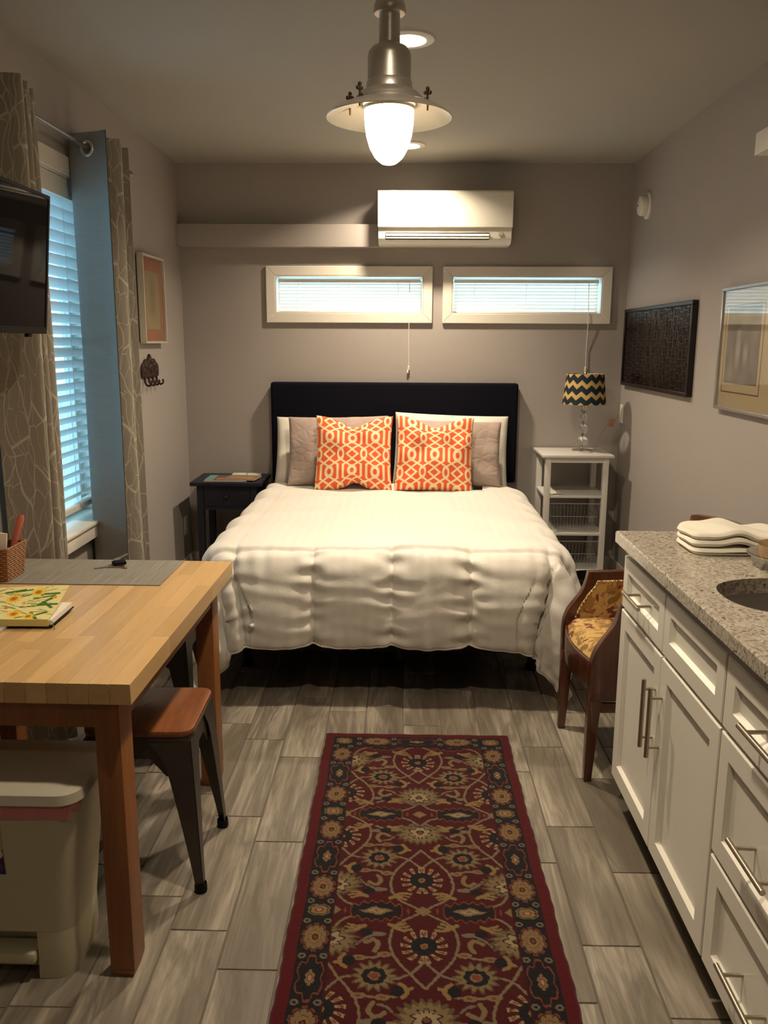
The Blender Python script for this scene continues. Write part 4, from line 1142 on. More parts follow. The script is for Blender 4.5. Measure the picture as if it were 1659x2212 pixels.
# ================================================================== WHITE SHELF UNIT, BASKETS, LAMP
def build_shelfunit():
    x0, x1, y0, y1, zt = 0.842, 1.270, 5.035, 5.41, 0.822
    t = thing('shelf_unit', 'narrow white open shelf unit right of the bed', 'shelf unit', ((x0+x1)/2, (y0+y1)/2, 0))
    MB().box(x0, x1, y0-0.005, y1, zt-0.016, zt).build('top', m_whitefurn, parent=t, bevel=0.003)
    a, b, c, d = x0+0.022, x1-0.026, y0+0.012, y1-0.01
    p = 0.034
    for x in (a, b-p):
        for y in (c, d-p):
            MB().box(x, x+p, y, y+p, 0, zt-0.016).build('post', m_whitefurn, parent=t, bevel=0.002)
    MB().box(a+p, b-p, c+0.004, c+0.020, zt-0.048, zt-0.016).build('apron', m_whitefurn, parent=t)
    MB().box(a+p, b-p, d-0.020, d-0.004, zt-0.048, zt-0.016).build('apron', m_whitefurn, parent=t)
    for x in (a+0.008, b-0.024):
        MB().box(x, x+0.016, c+p, d-p, zt-0.048, zt-0.016).build('apron', m_whitefurn, parent=t)
    for z in (0.575, 0.342, 0.108):
        MB().box(a+0.002, b-0.002, c+0.003, d-0.003, z-0.017, z).build('shelf', m_whitefurn, parent=t, bevel=0.002)
    MB().box(a+p, b-p, c+0.008, c+0.022, 0.02, 0.090).build('kick_panel', m_whitefurn, parent=t)
    for z, lb in ((0.350, 'wire basket on the middle shelf of the white unit'), (0.116, 'wire basket on the lowest shelf of the white unit')):
        w = thing('wire_basket', lb, 'basket', ((a+b)/2, (c+d)/2, z), 'wire baskets in the shelf unit')
        xa, xb, ya, yb, z1 = a+p+0.005, b-p-0.005, c+0.012, d-0.03, z+0.172
        MB().tube([(xa, ya, z1), (xb, ya, z1), (xb, yb, z1), (xa, yb, z1)], 0.0028, 8, closed=True).build('rim', m_wire, parent=w, smooth=True)
        g = MB(); i_ = 0.02
        for k in range(15):
            f = k/14; xx = xa+i_+(xb-xa-2*i_)*f
            g.tube([(xa+(xb-xa)*f, ya, z1), (xx, ya+i_, z+0.004), (xx, yb-i_, z+0.004), (xa+(xb-xa)*f, yb, z1)], 0.0009, 4)
            yy = ya+i_+(yb-ya-2*i_)*f
            g.tube([(xa, ya+(yb-ya)*f, z1), (xa+i_, yy, z+0.004), (xb-i_, yy, z+0.004), (xb, ya+(yb-ya)*f, z1)], 0.0009, 4)
        g.build('wire_mesh', m_wire, parent=w, kind='stuff')
        q = 0.55
        MB().tube([(xa+i_*q, ya+i_*q, z+0.09), (xb-i_*q, ya+i_*q, z+0.09), (xb-i_*q, yb-i_*q, z+0.09), (xa+i_*q, yb-i_*q, z+0.09)], 0.0018, 6, closed=True).build('middle_ring', m_wire, parent=w, smooth=True)
    pp = MB().grid(lambda u, v: (0.915+0.075*u, 5.08+0.12*v, 0.577+0.012*u*(1-u)+0.004*v), 8, 8).build('paper_slip', m_paper, smooth=True, loc=(0.915, 5.08, 0.577))
    tag(pp, 'curled white paper slip on the top shelf of the white unit', 'paper')
    so = pp.modifiers.new('thickness', 'SOLIDIFY'); so.thickness = 0.0008
build_shelfunit()

def build_lamp():
    x, y, z = 1.108, 5.20, 0.822
    t = thing('table_lamp', 'glass-ball table lamp with teal and yellow chevron shade', 'table lamp', (x, y, z))
    MB().lathe([(0.0005, 0.0), (0.062, 0.0), (0.064, 0.004), (0.063, 0.014), (0.056, 0.017), (0.012, 0.019), (0.009, 0.024)], x, y, z, 36).build('base', m_chrome, parent=t, smooth=True)
    MB().cyl((x, y, z+0.02), (x, y, z+0.40), 0.0045, n=10).build('stem', m_chrome, parent=t, smooth=True)
    mg, nt, b = newmat('lamp_crystal')
    b.inputs['Base Color'].default_value = (0.95, 0.95, 0.93, 1); b.inputs['Roughness'].default_value = 0.03
    b.inputs['Transmission Weight'].default_value = 0.92; b.inputs['IOR'].default_value = 1.48
    zz = z+0.030
    for r in (0.035, 0.031, 0.027, 0.022):
        zz += r
        MB().sphere((x, y, zz), r, 24, 14).build('glass_ball', mg, parent=t, smooth=True)
        zz += r+0.002
        MB().lathe([(0.008, 0.0), (0.011, 0.003), (0.008, 0.007)], x, y, zz, 16).build('spacer', m_chrome, parent=t, smooth=True)
        zz += 0.007
    MB().lathe([(0.012, 0.0), (0.014, 0.02), (0.010, 0.04)], x, y, zz, 16).build('socket', m_chrome, parent=t, smooth=True)
    # shade
    zb, zt, rb, rt = 1.116, 1.298, 0.131, 0.112
    nu, nv = 313, 90
    ang = np.linspace(0, 2*PI, nu); hh = np.linspace(0, 1, nv)
    A, Hh_ = np.meshgrid(ang, hh)
    r = rb+(rt-rb)*Hh_
    V = np.stack([x+r*np.cos(A), y+r*np.sin(A), zb+(zt-zb)*Hh_], -1).reshape(-1, 3)
    F = [(j*nu+i, j*nu+i+1, (j+1)*nu+i+1, (j+1)*nu+i) for j in range(nv-1) for i in range(nu-1)]
    o = mkobj('shade', V, F, attrmat('chevron_fabric', 0.8, 0.15, 700), t, True, recalc=False)
    tri = np.abs(((A*13/(2*PI)) % 1)*2-1)
    ph = (Hh_*(zt-zb)-0.026*tri)/0.066
    k = (((ph+0.16) % 1) < 0.47).astype(float); 
    k = np.clip((0.29-np.abs(((ph+0.16) % 1)-0.29))/0.03+0.5, 0, 1).ravel()[:, None]
    paint(o, np.array(lin(26, 44, 54))*k+np.array(lin(205, 172, 108))*(1-k))
    so = o.modifiers.new('thickness', 'SOLIDIFY'); so.thickness = 0.002; so.offset = -1
    MB().tube([(x+0.11*math.cos(a), y+0.11*math.sin(a), zt-0.004) for a in [2*PI*i/32 for i in range(32)]], 0.002, 6, closed=True).tube([(x-0.11, y, zt-0.004), (x+0.11, y, zt-0.004)], 0.0015, 6).build('shade_ring', m_chrome, parent=t, smooth=True)
    MB().lathe([(0.004, 0.0), (0.007, 0.006), (0.004, 0.014), (0.0005, 0.018)], x, y, zt-0.006, 12).build('finial', m_chrome, parent=t, smooth=True)
    MB().tube([(x+0.05, y+0.02, z+0.006), (x+0.10, y+0.08, z+0.010), (1.255, 5.36, z+0.09), (1.31, 5.395, 0.97), (1.365, 5.385, 1.02)], 0.0022, 6).build('power_cord', M('clear_cord', (0.45, 0.40, 0.34), 0.3), parent=t, smooth=True)
    MB().box(1.310, 1.342, 5.388, 5.390, 0.962, 1.008).build('cord_tag', m_redtag, parent=t, label='small pink tag on the lamp cord')
build_lamp()

# small black bin beyond the chair
def build_floor_bin():
    t = thing('waste_bin', 'small black bin on the floor behind the upholstered chair', 'bin', (0.955, 4.10, 0))
    MB().lathe([(0.0005, 0.004), (0.085, 0.004), (0.105, 0.33), (0.110, 0.335), (0.112, 0.328), (0.088, 0.0), (0.0005, 0.0)], 0.955, 4.10, 0, 28).build('body', m_black, parent=t, smooth=True)
    MB().tube([(0.955+0.109*math.cos(a), 4.10+0.109*math.sin(a), 0.333) for a in [2*PI*i/28 for i in range(28)]], 0.004, 6, closed=True).build('rim', m_black, parent=t, smooth=True)
build_floor_bin()

# ================================================================== TABLE
TZ = 0.750
def build_table():
    x0, x1, y0, y1 = -1.372, -0.578, 1.708, 2.756
    t = thing('dining_table', 'butcher block dining table with reddish wooden legs', 'table', ((x0+x1)/2, (y0+y1)/2, 0))
    n = 17; w = (x1-x0)/n; rnd = random.Random(5); th = 0.048
    for i in range(n):
        a = x0+i*w; cuts = [y0]
        y = y0+rnd.uniform(0.2, 0.55)
        while y < y1-0.15:
            cuts.append(y); y += rnd.uniform(0.35, 0.62)
        cuts.append(y1)
        for c, d in zip(cuts[:-1], cuts[1:]):
            mb = MB().box(0.0002, w-0.0002, 0.0002, d-c-0.0002, 0, th)
            o = mb.build('tabletop_stave', m_stave, bevel=0.0006, seg=1)
            o.parent = t; o.location = (a-LOC[t.name][0], c-LOC[t.name][1], TZ-th)
    la, lb = 0.058, 0.078
    X0, X1, Y0, Y1 = x0+0.02, x1-0.036, y0+0.022, y1-0.075
    for x in (X0, X1-la):
        for y in (Y0, Y1-lb):
            MB().taper((x+la/2, y+lb/2, 0), (x+la/2, y+lb/2, 0.02), (la/2-0.006, lb/2-0.006), (la/2, lb/2)).box(x, x+la, y, y+lb, 0.02, TZ-th).build('leg', m_tablewood, parent=t, bevel=0.003)
    wa = m_tablewood
    az0, az1 = 0.636, TZ-th
    MB().box(X0+la, X1-la, Y0+0.004, Y0+0.026, az0, az1).build('apron', wa, parent=t)
    MB().box(X0+la, X1-la, Y1-0.026, Y1-0.004, az0, az1).build('apron', wa, parent=t)
    MB().box(X0+0.004, X0+0.026, Y0+lb, Y1-lb, az0, az1).build('apron', wa, parent=t)
    MB().box(X1-0.026, X1-0.004, Y0+lb, Y1-lb, az0, az1).build('apron', wa, parent=t)
    t.rotation_euler = (0, 0, math.radians(-0.7))
build_table()

def build_tabletop_things():
    z = TZ
    p = MB().box(-1.34, -0.732, 2.452, 2.745, z+0.0004, z+0.0034).build('placemat', m_placemat, loc=(-1.03, 2.6, z), bevel=0.001, seg=1)
    tag(p, 'grey woven placemat along the far edge of the table', 'placemat')
    z1 = z+0.0036
    # keys
    kx, ky = -0.945, 2.655
    t = thing('key_bunch', 'small bunch of keys with black fob on the grey placemat', 'keys', (kx, ky, z1))
    mk = M('key_metal', (0.45, 0.38, 0.25), 0.35, metal=0.9)
    MB().tube([(kx+0.014*math.cos(a), ky+0.014*math.sin(a), z1+0.004) for a in [2*PI*i/20 for i in range(20)]], 0.0014, 6, closed=True).build('ring', m_chrome, parent=t, smooth=True)
    MB().box(-0.022, 0.022, -0.013, 0.013, 0, 0.013).xform(Matrix.Translation((kx+0.018, ky+0.008, z1+0.005)) @ Matrix.Rotation(0.5, 4, 'Z')).build('fob', m_black, parent=t, bevel=0.005, seg=3)
    for a, dz in ((-2.6, 0.0), (-0.4, 0.0), (0.9, 0.018)):
        k = MB().prism([(0.006*0, -0.009), (0.014, -0.010), (0.020, -0.004), (0.048, -0.004), (0.052, 0.0), (0.046, 0.004), (0.020, 0.004), (0.014, 0.010), (0.0, 0.009)], 2, 0, 0.002)
        k.xform(Matrix.Translation((kx, ky, z1+0.001+dz)) @ Matrix.Rotation(a, 4, 'Z') @ Matrix.Translation((0.008, 0, 0)) @ Matrix.Rotation(-0.25 if dz else 0, 4, 'Y')).build('key', mk, parent=t)
    # wicker basket with things in it
    bx0, bx1, by0, by1, bh = -1.345, -1.195, 2.455, 2.585, 0.105
    t = thing('wicker_basket', 'small brown wicker basket at the table edge under the curtain', 'basket', ((bx0+bx1)/2, (by0+by1)/2, z1))
    rows, N = 15, 64
    for k in range(rows):
        pts = []; f = k/(rows-1); ins = 0.010*(1-f)
        per = [(bx0+ins, by0+ins), (bx1-ins, by0+ins), (bx1-ins, by1-ins), (bx0+ins, by1-ins)]
        for s in range(4):
            for q in range(N//4):
                u = q/(N//4); i_ = s*(N//4)+q
                px = per[s][0]+(per[(s+1) % 4][0]-per[s][0])*u; py = per[s][1]+(per[(s+1) % 4][1]-per[s][1])*u
                nx, ny = [(0, -1), (1, 0), (0, 1), (-1, 0)][s]
                o_ = 0.0022*math.sin(i_*PI*0.75+k*PI)
                pts.append((px+nx*o_, py+ny*o_, z1+0.004+f*(bh-0.006)))
        MB().tube(pts, 0.0038, 6, closed=True).build('weave_row', m_wicker, parent=t, smooth=True)
    MB().box(bx0+0.008, bx1-0.008, by0+0.008, by1-0.008, z1, z1+0.004).build('bottom', m_wicker, parent=t)
    pk = thing('spreader', 'pink handle sticking up out of the wicker basket', 'utensil', (-1.215, 2.555, z1+0.01))
    MB().tube([(-1.235, 2.53, z1+0.012), (-1.218, 2.545, z1+0.09), (-1.208, 2.553, z1+0.13), (-1.196, 2.563, z1+0.178), (-1.193, 2.566, z1+0.190)], [0.006, 0.008, 0.011, 0.012, 0.008], 12).build('handle', M('pink_plastic', (0.42, 0.115, 0.075), 0.3), parent=pk, smooth=True)
    c = MB().box(-0.05, 0.05, -0.002, 0.002, 0, 0.15).xform(Matrix.Translation((-1.268, 2.478, z1+0.006)) @ Matrix.Rotation(0.12, 4, 'Y')).build('card', m_paper, loc=(-1.268, 2.478, z1), bevel=0.0005, seg=1)
    tag(c, 'white card standing in the wicker basket', 'card')
    bk = MB().box(-0.03, 0.03, -0.01, 0.01, 0, 0.125).xform(Matrix.Translation((-1.262, 2.525, z1+0.006)) @ Matrix.Rotation(-0.05, 4, 'Y')).build('remote_control', m_black, loc=(-1.25, 2.525, z1), bevel=0.004)
    tag(bk, 'black remote control standing in the wicker basket', 'remote control')
    # pale folder partly under the notebook
    f = MB().box(-1.345, -1.016, 1.90, 2.19, z+0.0003, z+0.0075).build('folder', M('pale_grey_card', (0.40, 0.38, 0.34), 0.5), loc=(-1.18, 2.05, z), bevel=0.002)
    tag(f, 'flat pale grey folder under the flowered notebook', 'folder')
    # notebook with daisies, cover lifting
    t = thing('notebook', 'yellow daisy print notebook lying on the table', 'notebook', (-1.01, 2.13, z+0.008))
    R_ = Matrix.Translation((-1.015, 2.128, z+0.0080)) @ Matrix.Rotation(math.radians(1.5), 4, 'Z')
    w, l = 0.225, 0.158
    MB().box(-w/2+0.002, w/2-0.001, -l/2+0.004, l/2-0.002, 0.002, 0.015).xform(R_).build('pages', m_paper, parent=t)
    MB().box(-w/2, w/2+0.003, -l/2, l/2, 0.0, 0.002).xform(R_).build('back_cover', m_black, parent=t)
    nu, nv = 150, 106
    u = np.linspace(0, 1, nu); v = np.linspace(0, 1, nv); U, Vv = np.meshgrid(u, v)
    X = -w/2+U*(w-0.006); Y = -l/2+Vv*l*0.985; Zt = 0.0185+0.046*Vv**1.25*(0.80+0.20*U)
    P = np.stack([X, Y, Zt], -1).reshape(-1, 3); P2 = P.copy(); P2[:, 2] -= 0.0022
    M4 = np.array(R_)
    P = P@M4[:3, :3].T+M4[:3, 3]; P2 = P2@M4[:3, :3].T+M4[:3, 3]
    F = [(j*nu+i, j*nu+i+1, (j+1)*nu+i+1, (j+1)*nu+i) for j in range(nv-1) for i in range(nu-1)]
    F2 = [tuple(nu*nv+q for q in reversed(fc)) for fc in F]
    bd = list(range(nu)) + [j*nu+nu-1 for j in range(1, nv)] + [(nv-1)*nu+i for i in range(nu-2, -1, -1)] + [j*nu for j in range(nv-2, 0, -1)]
    F3 = [(bd[k], bd[k]+nu*nv, bd[(k+1) % len(bd)]+nu*nv, bd[(k+1) % len(bd)]) for k in range(len(bd))]
    o = mkobj('front_cover', np.concatenate([P, P2]), F+F2+F3, attrmat('daisy_print', 0.45, 0.0, spec=0.4, var=0.04), t, True, recalc=False)
    col = np.tile(np.array(lin(222, 212, 150)), (nu*nv, 1)); xx = (U*w).ravel(); yy = (Vv*l).ravel()
    rs = np.random.RandomState(9)
    def put(mask, c):
        k = np.clip(mask, 0, 1)[:, None]; col[:] = col*(1-k)+np.array(lin(*c))*k
    for k in range(60):   # stems and leaves
        px, py, a, L = rs.uniform(0, w), rs.uniform(0, l), rs.uniform(-0.6, 0.6)+(PI if k % 2 else 0), rs.uniform(0.02, 0.06)
        d = segdist(xx, yy, (px, py), (px+L*math.cos(a), py+L*math.sin(a))); wdt = rs.uniform(0.0006, 0.0016) if k % 3 else rs.uniform(0.002, 0.0036)
        put((wdt-d)/0.001+0.5, [(92, 124, 46), (124, 150, 78), (150, 162, 92), (58, 96, 36)][k % 4])
    for px, py, a, L in ((0.175, 0.075, 0.9, 0.045), (0.18, 0.085, -0.7, 0.04), (0.17, 0.07, 0.1, 0.05), (0.165, 0.035, -0.9, 0.04), (0.175, 0.02, 0.5, 0.035), (0.15, 0.12, 0.05, 0.06), (0.06, 0.13, 0.25, 0.05)):
        d = segdist(xx, yy, (px, py), (px+L*math.cos(a), py+L*math.sin(a))); put((0.0042-d)/0.001+0.5, (70, 108, 42))
    fl = [(0.150, 0.130, 0.023), (0.092, 0.102, 0.024), (0.122, 0.028, 0.022), (0.165, 0.016, 0.019), (0.06, 0.045, 0.022), (0.128, 0.082, 0.007), (0.140, 0.060, 0.006), (0.03, 0.12, 0.024), (0.205, 0.105, 0.008), (0.02, 0.02, 0.02)]
    for i, (fx, fy, R0) in enumerate(fl):
        r = np.hypot(xx-fx, yy-fy); th = np.arctan2(yy-fy, xx-fx)
        rr = R0*(0.78+0.22*np.cos(th*13))
        put((rr-r)/0.0015+0.5, (232, 182, 44) if i % 3 else (222, 196, 70)); put((R0*0.42-r)/0.0015+0.5, (190, 125, 30)); put((R0*0.16-r)/0.0015, (120, 80, 20))
    put((0.007-np.hypot(xx-0.090, yy-0.058))/0.0015, (222, 110, 66))
    paint(o, np.concatenate([col, col]))
    MB().box(-w/2, w/2-0.006, -l/2-0.0015, -l/2+0.001, 0.0, 0.0185).xform(R_).build('spine', M('notebook_spine', lin(205, 190, 120), 0.5), parent=t)
    MB().tube([tuple(R_ @ Vector(p)) for p in ((0.085, -l/2+0.03, 0.0156), (0.104, -l/2+0.012, 0.0158), (0.1145, -l/2+0.004, 0.010), (0.124, -l/2-0.006, -0.0062))], 0.0012, 6).build('ribbon', M('olive_ribbon', (0.10, 0.11, 0.04), 0.6), parent=t)
build_tabletop_things()

# ================================================================== STOOLS
def build_stools():
    def stool(label, cx, cy, rot):
        t = thing('metal_stool', label, 'stool', (cx, cy, 0), 'gunmetal stools at the table')
        hs, hf, zt = 0.148, 0.168, 0.465
        # wooden seat with rounded corners
        poly = []
        for (sx, sy, a0) in ((1, 1, 0), (-1, 1, PI/2), (-1, -1, PI), (1, -1, 1.5*PI)):
            for k in range(6):
                a = a0+PI/2*k/5; r = 0.038
                poly.append((cx+sx*(hs-r)+r*math.cos(a), cy+sy*(hs-r)+r*math.sin(a)))
        MB().prism(poly, 2, zt-0.018, zt).build('seat', m_seatwood, parent=t, bevel=0.005)
        # pressed metal skirt under it
        poly2 = [(cx+(p[0]-cx)*0.985, cy+(p[1]-cy)*0.985) for p in poly]
        MB().prism(poly2, 2, zt-0.028, zt-0.019).build('seat_pan', m_gunmetal, parent=t)
        zs = zt-0.028
        for sx in (-1, 1):
            for sy in (-1, 1):
                # L-section leg: two tapered sheets meeting at the outer corner
                ox, oy = cx+sx*(hs-0.004), cy+sy*(hs-0.004); fx, fy = cx+sx*hf, cy+sy*hf
                wt, wb = 0.085, 0.022; e = 0.003
                mb = MB()
                K = 10
                for axis in (0, 1):
                    vs = []
                    for k in range(K+1):
                        f = k/K; z = zs*(1-f)+0.018*f
                        x, y = ox+(fx-ox)*f, oy+(fy-oy)*f
                        wd = wb+(wt-wb)*(1-f)**1.15
                        if f < 0.2: wd += 0.035*(1-f/0.2)**2
                        dx, dy = (-sx*wd, 0) if axis == 0 else (0, -sy*wd)
                        nx, ny = (0, -sy*e) if axis == 0 else (-sx*e, 0)
                        vs += [(x, y, z), (x+dx, y+dy, z), (x+dx+nx, y+dy+ny, z), (x+nx, y+ny, z)]
                    fs = []
                    for k in range(K):
                        o = k*4
                        for j in range(4):
                            fs.append((o+j, o+(j+1) % 4, o+4+(j+1) % 4, o+4+j))
                    fs += [(0, 3, 2, 1), tuple(K*4+j for j in range(4))]
                    mb.add(vs, fs)
                lg = mb.build('leg', m_gunmetal, parent=t, smooth=False)
                MB().lathe([(0.016, 0.026), (0.0175, 0.018), (0.0175, 0.004), (0.014, 0.0), (0.0005, 0.0)], fx-sx*0.010, fy-sy*0.010, 0, 14).build('foot_cap', m_black, parent=lg, smooth=True)
        # arched side skirts between the legs
        for ax in (0, 1):
            for s in (-1, 1):
                h0 = hs-0.005
                arch = [(-h0, zs), (h0, zs), (h0, zs-0.11), (h0-0.07, zs-0.105), (h0-0.095, zs-0.075), (0.03, zs-0.055), (-0.03, zs-0.055), (-h0+0.095, zs-0.075), (-h0+0.07, zs-0.105), (-h0, zs-0.11)]
                if ax == 0:
                    MB().prism([(cx+p[0], p[1]) for p in arch], 1, cy+s*(h0-0.005)-0.0012, cy+s*(h0-0.005)+0.0012).build('skirt', m_gunmetal, parent=t)
                else:
                    MB().prism([(cy+p[0], p[1]) for p in arch], 0, cx+s*(h0-0.005)-0.0012, cx+s*(h0-0.005)+0.0012).build('skirt', m_gunmetal, parent=t)
        MB().tube([(cx-hs*0.95, cy-hs*0.95, zs-0.05), (cx, cy, zs-0.065), (cx+hs*0.95, cy+hs*0.95, zs-0.05)], 0.005, 8).tube([(cx-hs*0.95, cy+hs*0.95, zs-0.05), (cx, cy, zs-0.075), (cx+hs*0.95, cy-hs*0.95, zs-0.05)], 0.005, 8).build('cross_brace', m_gunmetal, parent=t, smooth=True)
        t.rotation_euler = (0, 0, rot)
        return t
    stool('gunmetal stool with wooden seat tucked under the table beside the rug', -0.702, 2.207, 0.02)
    stool('gunmetal stool under the far end of the table near the bed', -0.905, 2.965, 0.0)
build_stools()

# ================================================================== STEP BIN
def build_bin():
    t = thing('step_bin', 'cream plastic pedal bin with pink bag under the table edge', 'bin', (-0.93, 1.81, 0))
    xr, xl = -0.722, -1.10; yf, yb = 1.690, 1.925
    def rr(x0, x1, y0, y1, r, n=6):
        P = []
        for (cx, cy, a0) in ((x1-r, y1-r, 0), (x0+r, y1-r, PI/2), (x0+r, y0+r, PI), (x1-r, y0+r, 1.5*PI)):
            for k in range(n): P.append((cx+r*math.cos(a0+PI/2*k/(n-1)), cy+r*math.sin(a0+PI/2*k/(n-1))))
        return P
    # tapering body as stacked rounded rings, front notch for the pedal
    rings = [(0.128, 0.034), (0.25, 0.022), (0.42, 0.004), (0.452, 0.0), (0.455, 0.004)]
    V = []; N = 24
    for z, ins in rings:
        V += [(x, y, z) for x, y in rr(xl+ins, xr-ins, yf+ins*0.75, yb-ins*0.5, 0.045)]
    F = [(k*N+i, k*N+(i+1) % N, (k+1)*N+(i+1) % N, (k+1)*N+i) for k in range(len(rings)-1) for i in range(N)] + [tuple(range(N-1, -1, -1))]
    body = mkobj('body', V, F, m_bin, t, True, angle=50)
    # base with a notch at the front for the pedal
    px1 = -0.842
    ins = 0.034; ya_, yb_ = yf+ins*0.75, yb-ins*0.5
    P_ = rr(xl+ins, xr-ins, ya_, yb_, 0.045)
    plan = P_[:18] + [(-1.0, ya_), (-1.0, ya_+0.05), (px1, ya_+0.05), (px1, ya_)] + P_[18:]
    low = [(-0.93+(x+0.93)*0.955, y+0.004 if y < 1.75 else y-0.004) for x, y in plan]
    nn = len(plan)
    V = [(x, y, 0.0) for x, y in low] + [(x, y, 0.05) for x, y in plan] + [(x, y, 0.1275) for x, y in plan]
    F = [(k*nn+i, k*nn+(i+1) % nn, (k+1)*nn+(i+1) % nn, (k+1)*nn+i) for k in range(2) for i in range(nn)] + [tuple(range(nn-1, -1, -1)), tuple(2*nn+i for i in range(nn))]
    mkobj('base', V, F, m_bin, t, True, angle=40)
    MB().box(-0.996, px1-0.004, yf+0.012, yf+0.07, 0.050, 0.078).build('pedal', m_bin, parent=t, bevel=0.006)
    # lid with stepped rim
    V = []; lr = [(0.470, -0.012), (0.474, -0.016), (0.497, -0.014), (0.501, -0.008), (0.502, 0.008), (0.507, 0.020), (0.508, 0.030)]
    for z, ins in lr:
        V += [(x, y, z) for x, y in rr(xl+ins, xr-ins, yf+ins, yb-ins, 0.05)]
    F = [(k*N+i, k*N+(i+1) % N, (k+1)*N+(i+1) % N, (k+1)*N+i) for k in range(len(lr)-1) for i in range(N)] + [tuple(range(N-1, -1, -1)), tuple((len(lr)-1)*N+i for i in range(N))]
    mkobj('lid', V, F, m_binlid, t, True, angle=30)
    # bag folded over the rim
    rs = random.Random(2); P0 = rr(xl, xr, yf, yb, 0.045, 10); n = len(P0)
    cx_, cy_ = (xl+xr)/2, (yf+yb)/2
    V = []
    for k, (z, o_) in enumerate(((0.469, 0.000), (0.467, 0.006), (0.455, 0.009), (0.441, 0.005), (0.440, 0.001))):
        for i, (x, y) in enumerate(P0):
            w = 0.004*math.sin(i*1.7+k*0.8)+0.003*math.sin(i*0.6)
            s = (o_+w*(1 if 0 < k < 4 else 0.2))
            d = math.hypot(x-cx_, y-cy_)
            V.append((x+(x-cx_)/d*s, y+(y-cy_)/d*s, z+(0.012*math.sin(i*0.33+1.0)+0.004*math.sin(i*1.3) if k > 1 else 0)))
    F = [(k*n+i, k*n+(i+1) % n, (k+1)*n+(i+1) % n, (k+1)*n+i) for k in range(4) for i in range(n)]
    mkobj('bin_bag', V, F, m_pink, t, True, angle=70, label='pink plastic bag edge')
    # sticker
    yl = yf+0.006
    nu, nv = 40, 60
    Vv_, F, U, W = flatgrid((-0.985, yf+0.0125, 0.285), (0.09, 0, 0), (0, -0.0103, 0.13), nu, nv)
    o = mkobj('sticker', Vv_, F, attrmat('bin_sticker_print', 0.4, 0, var=0.03), t, recalc=False)
    col = np.tile(np.array(lin(198, 165, 96)), (nu*nv, 1))
    def put(m, c): col[m] = lin(*c)
    put(W > 0.8, (205, 150, 70)); put(np.hypot((U-0.4)/0.5, (W-0.85)/0.2) < 1, (190, 120, 60)); put(W < 0.5, (62, 36, 84)); put(np.hypot((U-0.72)/0.28, (W-0.42)/0.13) < 1, (212, 190, 150)); put(np.hypot((U-0.68)/0.12, (W-0.40)/0.06) < 1, (150, 125, 110)); put((W < 0.2) & (np.sin(W*180) > 0.3) & (U > 0.5) & (U < 0.93), (96, 72, 116))
    paint(o, col)
build_bin()

# ================================================================== KITCHEN RUN ON THE RIGHT
CX = 0.687   # face of doors and drawers
def shaker(name, y0, y1, z0, z1, parent, fr=0.052):
    """overlay shaker front facing -x: flat frame with a recessed panel and sloping inner edge"""
    x0, x1, xp = CX, CX+0.020, CX+0.0115
    c = 0.007
    def R_(x, i): return [(x, y0+i, z0+i), (x, y1-i, z0+i), (x, y1-i, z1-i), (x, y0+i, z1-i)]
    e = 0.0025
    rings = [R_(x1, 0), R_(x0+e, 0), R_(x0, e), R_(x0, fr), R_(xp, fr+c)]
    V = [p for r in rings for p in r]
    F = [(k*4+j, k*4+(j+1) % 4, (k+1)*4+(j+1) % 4, (k+1)*4+j) for k in range(4) for j in range(4)] + [(16, 17, 18, 19), (3, 2, 1, 0)]
    return mkobj(name, V, F, m_white, parent)

def pull(parent, y, z, L, vertical):
    r = 0.006; xo = CX-0.032
    a = (xo, y, z-L/2) if vertical else (xo, y-L/2, z); b = (xo, y, z+L/2) if vertical else (xo, y+L/2, z)
    h = MB().cyl(a, b, r, n=16)
    for s in (-1, 1):
        o = s*(L/2-0.028)
        p = (xo, y, z+o) if vertical else (xo, y+o, z)
        h.cyl(p, (CX+(0.0 if not vertical else 0.0), p[1], p[2]), 0.0042, n=10)
        if not vertical:
            h.cyl((CX-0.001, p[1], p[2]), (CX+0.0113, p[1], p[2]), 0.0042, n=10)
    return h.build('handle', m_nickel, parent=parent, smooth=True, label='satin nickel bar handle')

def carcass(t, y0, y1):
    xa, xb = CX+0.0205, XR-0.004
    e = 0.018
    MB().box(xa, xb, y0, y0+e, 0.10, 0.878).build('side_panel', m_white, parent=t)
    MB().box(xa, xb, y1-e, y1, 0.10, 0.878).box(xa+0.055, xb, y1-e, y1, 0.0, 0.10).build('side_panel', m_white, parent=t)
    MB().box(xa, xb, y0+e, y1-e, 0.10, 0.118).build('bottom_panel', m_white, parent=t)
    MB().box(xb-0.008, xb, y0+e, y1-e, 0.118, 0.878).build('back_panel', m_white, parent=t)
    MB().box(xa+0.055, xa+0.07, y0, y1-e, 0.0, 0.10).build('toe_kick', M('dark_toe_kick', (0.05, 0.035, 0.028), 0.7), parent=t)
    f = MB(); q = 0.03; xq = xa+0.019
    f.box(xa, xq, y0+e, y0+e+q, 0.118, 0.878); f.box(xa, xq, y1-e-q, y1-e, 0.118, 0.878); f.box(xa, xq, y0+e+q, y1-e-q, 0.848, 0.878); f.box(xa, xq, y0+e+q, y1-e-q, 0.660, 0.690); f.box(xa, xq, y0+e+q, y1-e-q, 0.118, 0.14)
    f.build('face_frame', m_white, parent=t)

